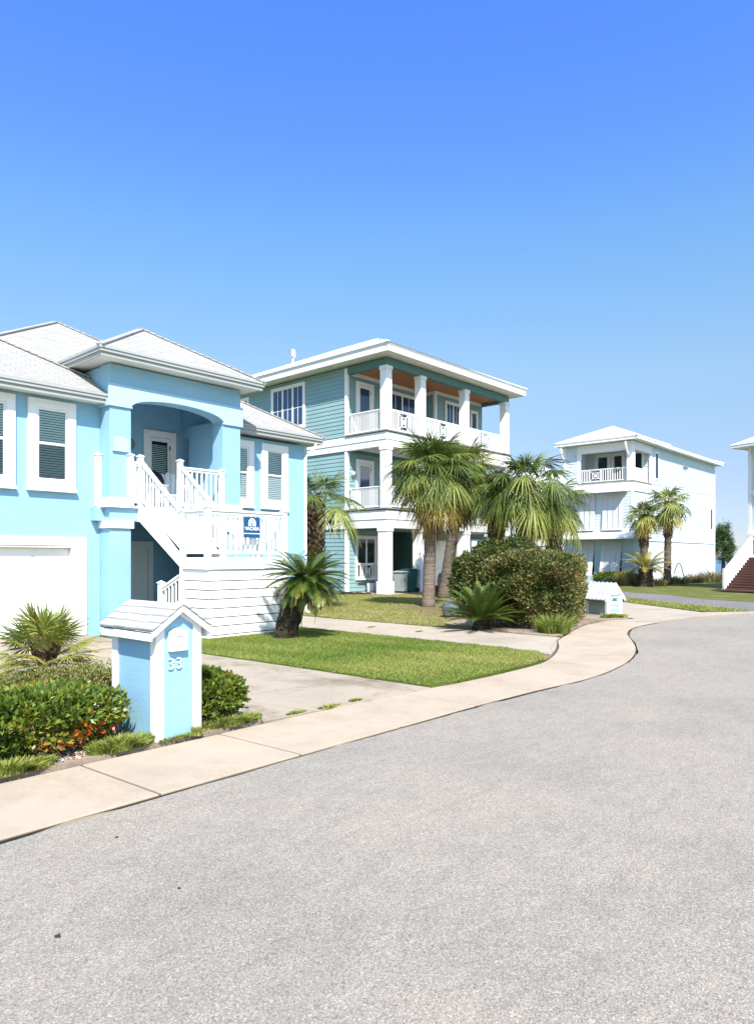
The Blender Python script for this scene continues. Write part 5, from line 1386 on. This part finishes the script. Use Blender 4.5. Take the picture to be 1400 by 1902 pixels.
# boulder
mb = MB(); bx, by = P2(836, 19.3)
ico = []
for i in range(9):
    th_ = math.pi * i / 8
    mb_ = []
    for j in range(14):
        ph_ = 2 * math.pi * j / 14; rr = 1 + .16 * math.sin(3 * ph_ + i) + .1 * math.cos(5 * ph_ - 2 * i)
        mb.v.append((bx + .27 * rr * math.sin(th_) * math.cos(ph_), by + .22 * rr * math.sin(th_) * math.sin(ph_), .22 + .27 * rr * math.cos(th_)))
for i in range(8):
    for j in range(14): mb.f.append((i * 14 + j, i * 14 + (j + 1) % 14, (i + 1) * 14 + (j + 1) % 14, (i + 1) * 14 + j))
tag(mb.obj('boulder', M['rock'], smooth=True), 'blue-grey boulder on the mulch left of the upright sago', 'boulder')
# bricks and the black car half hidden by planting
bp = P2(809, 30.5)
mb = MB()
for r_ in range(5):
    for k in range(4):
        o_ = .06 * (r_ % 2); mb.box(bp[0] - .4 + k * .23 + o_, bp[0] - .19 + k * .23 + o_, bp[1] - .1, bp[1] + .1, .03 + r_ * .09, .11 + r_ * .09)
tag(mb.obj('brick_stack', M['brick'], bevel=.006), 'low stack of red bricks seen between the two front palm trunks', 'bricks')
CR = thing('parked_car', 'black car parked in front of the green house garage, half hidden by the hedge', 'car', (25.9, 16.6, .03))
prof = [(-2.25, .35), (-2.28, .62), (-2.2, .82), (-1.2, .95), (-.45, 1.40), (1.1, 1.44), (1.85, 1.02), (2.2, .95), (2.27, .6), (2.22, .35)]
body = MB().prism(prof, 'x', -.86, .86); cb_ = body.obj('body', M['carpaint'], CR, world=False, bevel=.07)
for sx in (-1, 1):
    MB().prism([(-1.02, .97), (-.42, 1.33), (1.0, 1.37), (1.55, 1.0)], 'x', sx * .862, sx * .868).obj('side_window', M['glassdark'], CR, world=False)
    for yy in (-1.4, 1.4):
        wh = MB().tube([(sx * .68, yy, .33), (sx * .89, yy, .33)], .34, 24).obj('wheel', M['black'], CR, world=False, bevel=.02)
        rm = MB().tube([(sx * .86, yy, .33), (sx * .897, yy, .33)], .08, 12)
        for k in range(10):
            a = k * .628; rm.bar((sx * .895, yy + .06 * math.cos(a), .33 + .06 * math.sin(a)), (sx * .895, yy + .22 * math.cos(a), .33 + .22 * math.sin(a)), .015, .035)
        ring = [(sx * .893, yy + .225 * math.cos(t_), .33 + .225 * math.sin(t_)) for t_ in [k * math.pi / 12 for k in range(25)]]
        for p, q in zip(ring[:-1], ring[1:]): rm.bar(p, q, .015, .03)
        rm.obj('rim', M['chrome'], wh, world=False)
    MB().box(sx * .5 - .22, sx * .5 + .22, 2.24, 2.27, .68, .8).obj('headlight', M['chrome'], CR, world=False)
    MB().box(sx * .55 - .2, sx * .55 + .2, -2.27, -2.24, .66, .78).obj('tail_light', M['brick'], CR, world=False)
# blue ornament beyond the sago
bo = P2(560, 16.2)
og = thing('garden_pinwheel', 'small blue pinwheel on a stick behind the dark sago palm', 'ornament', (*bo, 0))
MB().tube([(*bo, 0), (*bo, 1.72)], .012, 6).obj('stick', M['steel'], og)
pw = MB()
for k in range(6):
    a = k * 1.047; c_ = Vector((bo[0], bo[1] - .03, 1.72)); p = Vector((math.cos(a), 0, math.sin(a))) * .14; q = Vector((math.cos(a + .5), -.25, math.sin(a + .5))) * .13
    pw.quad(c_, c_ + p, c_ + q)
pw.obj('vane', M['ornament'], og)

bpy.context.view_layer.update()
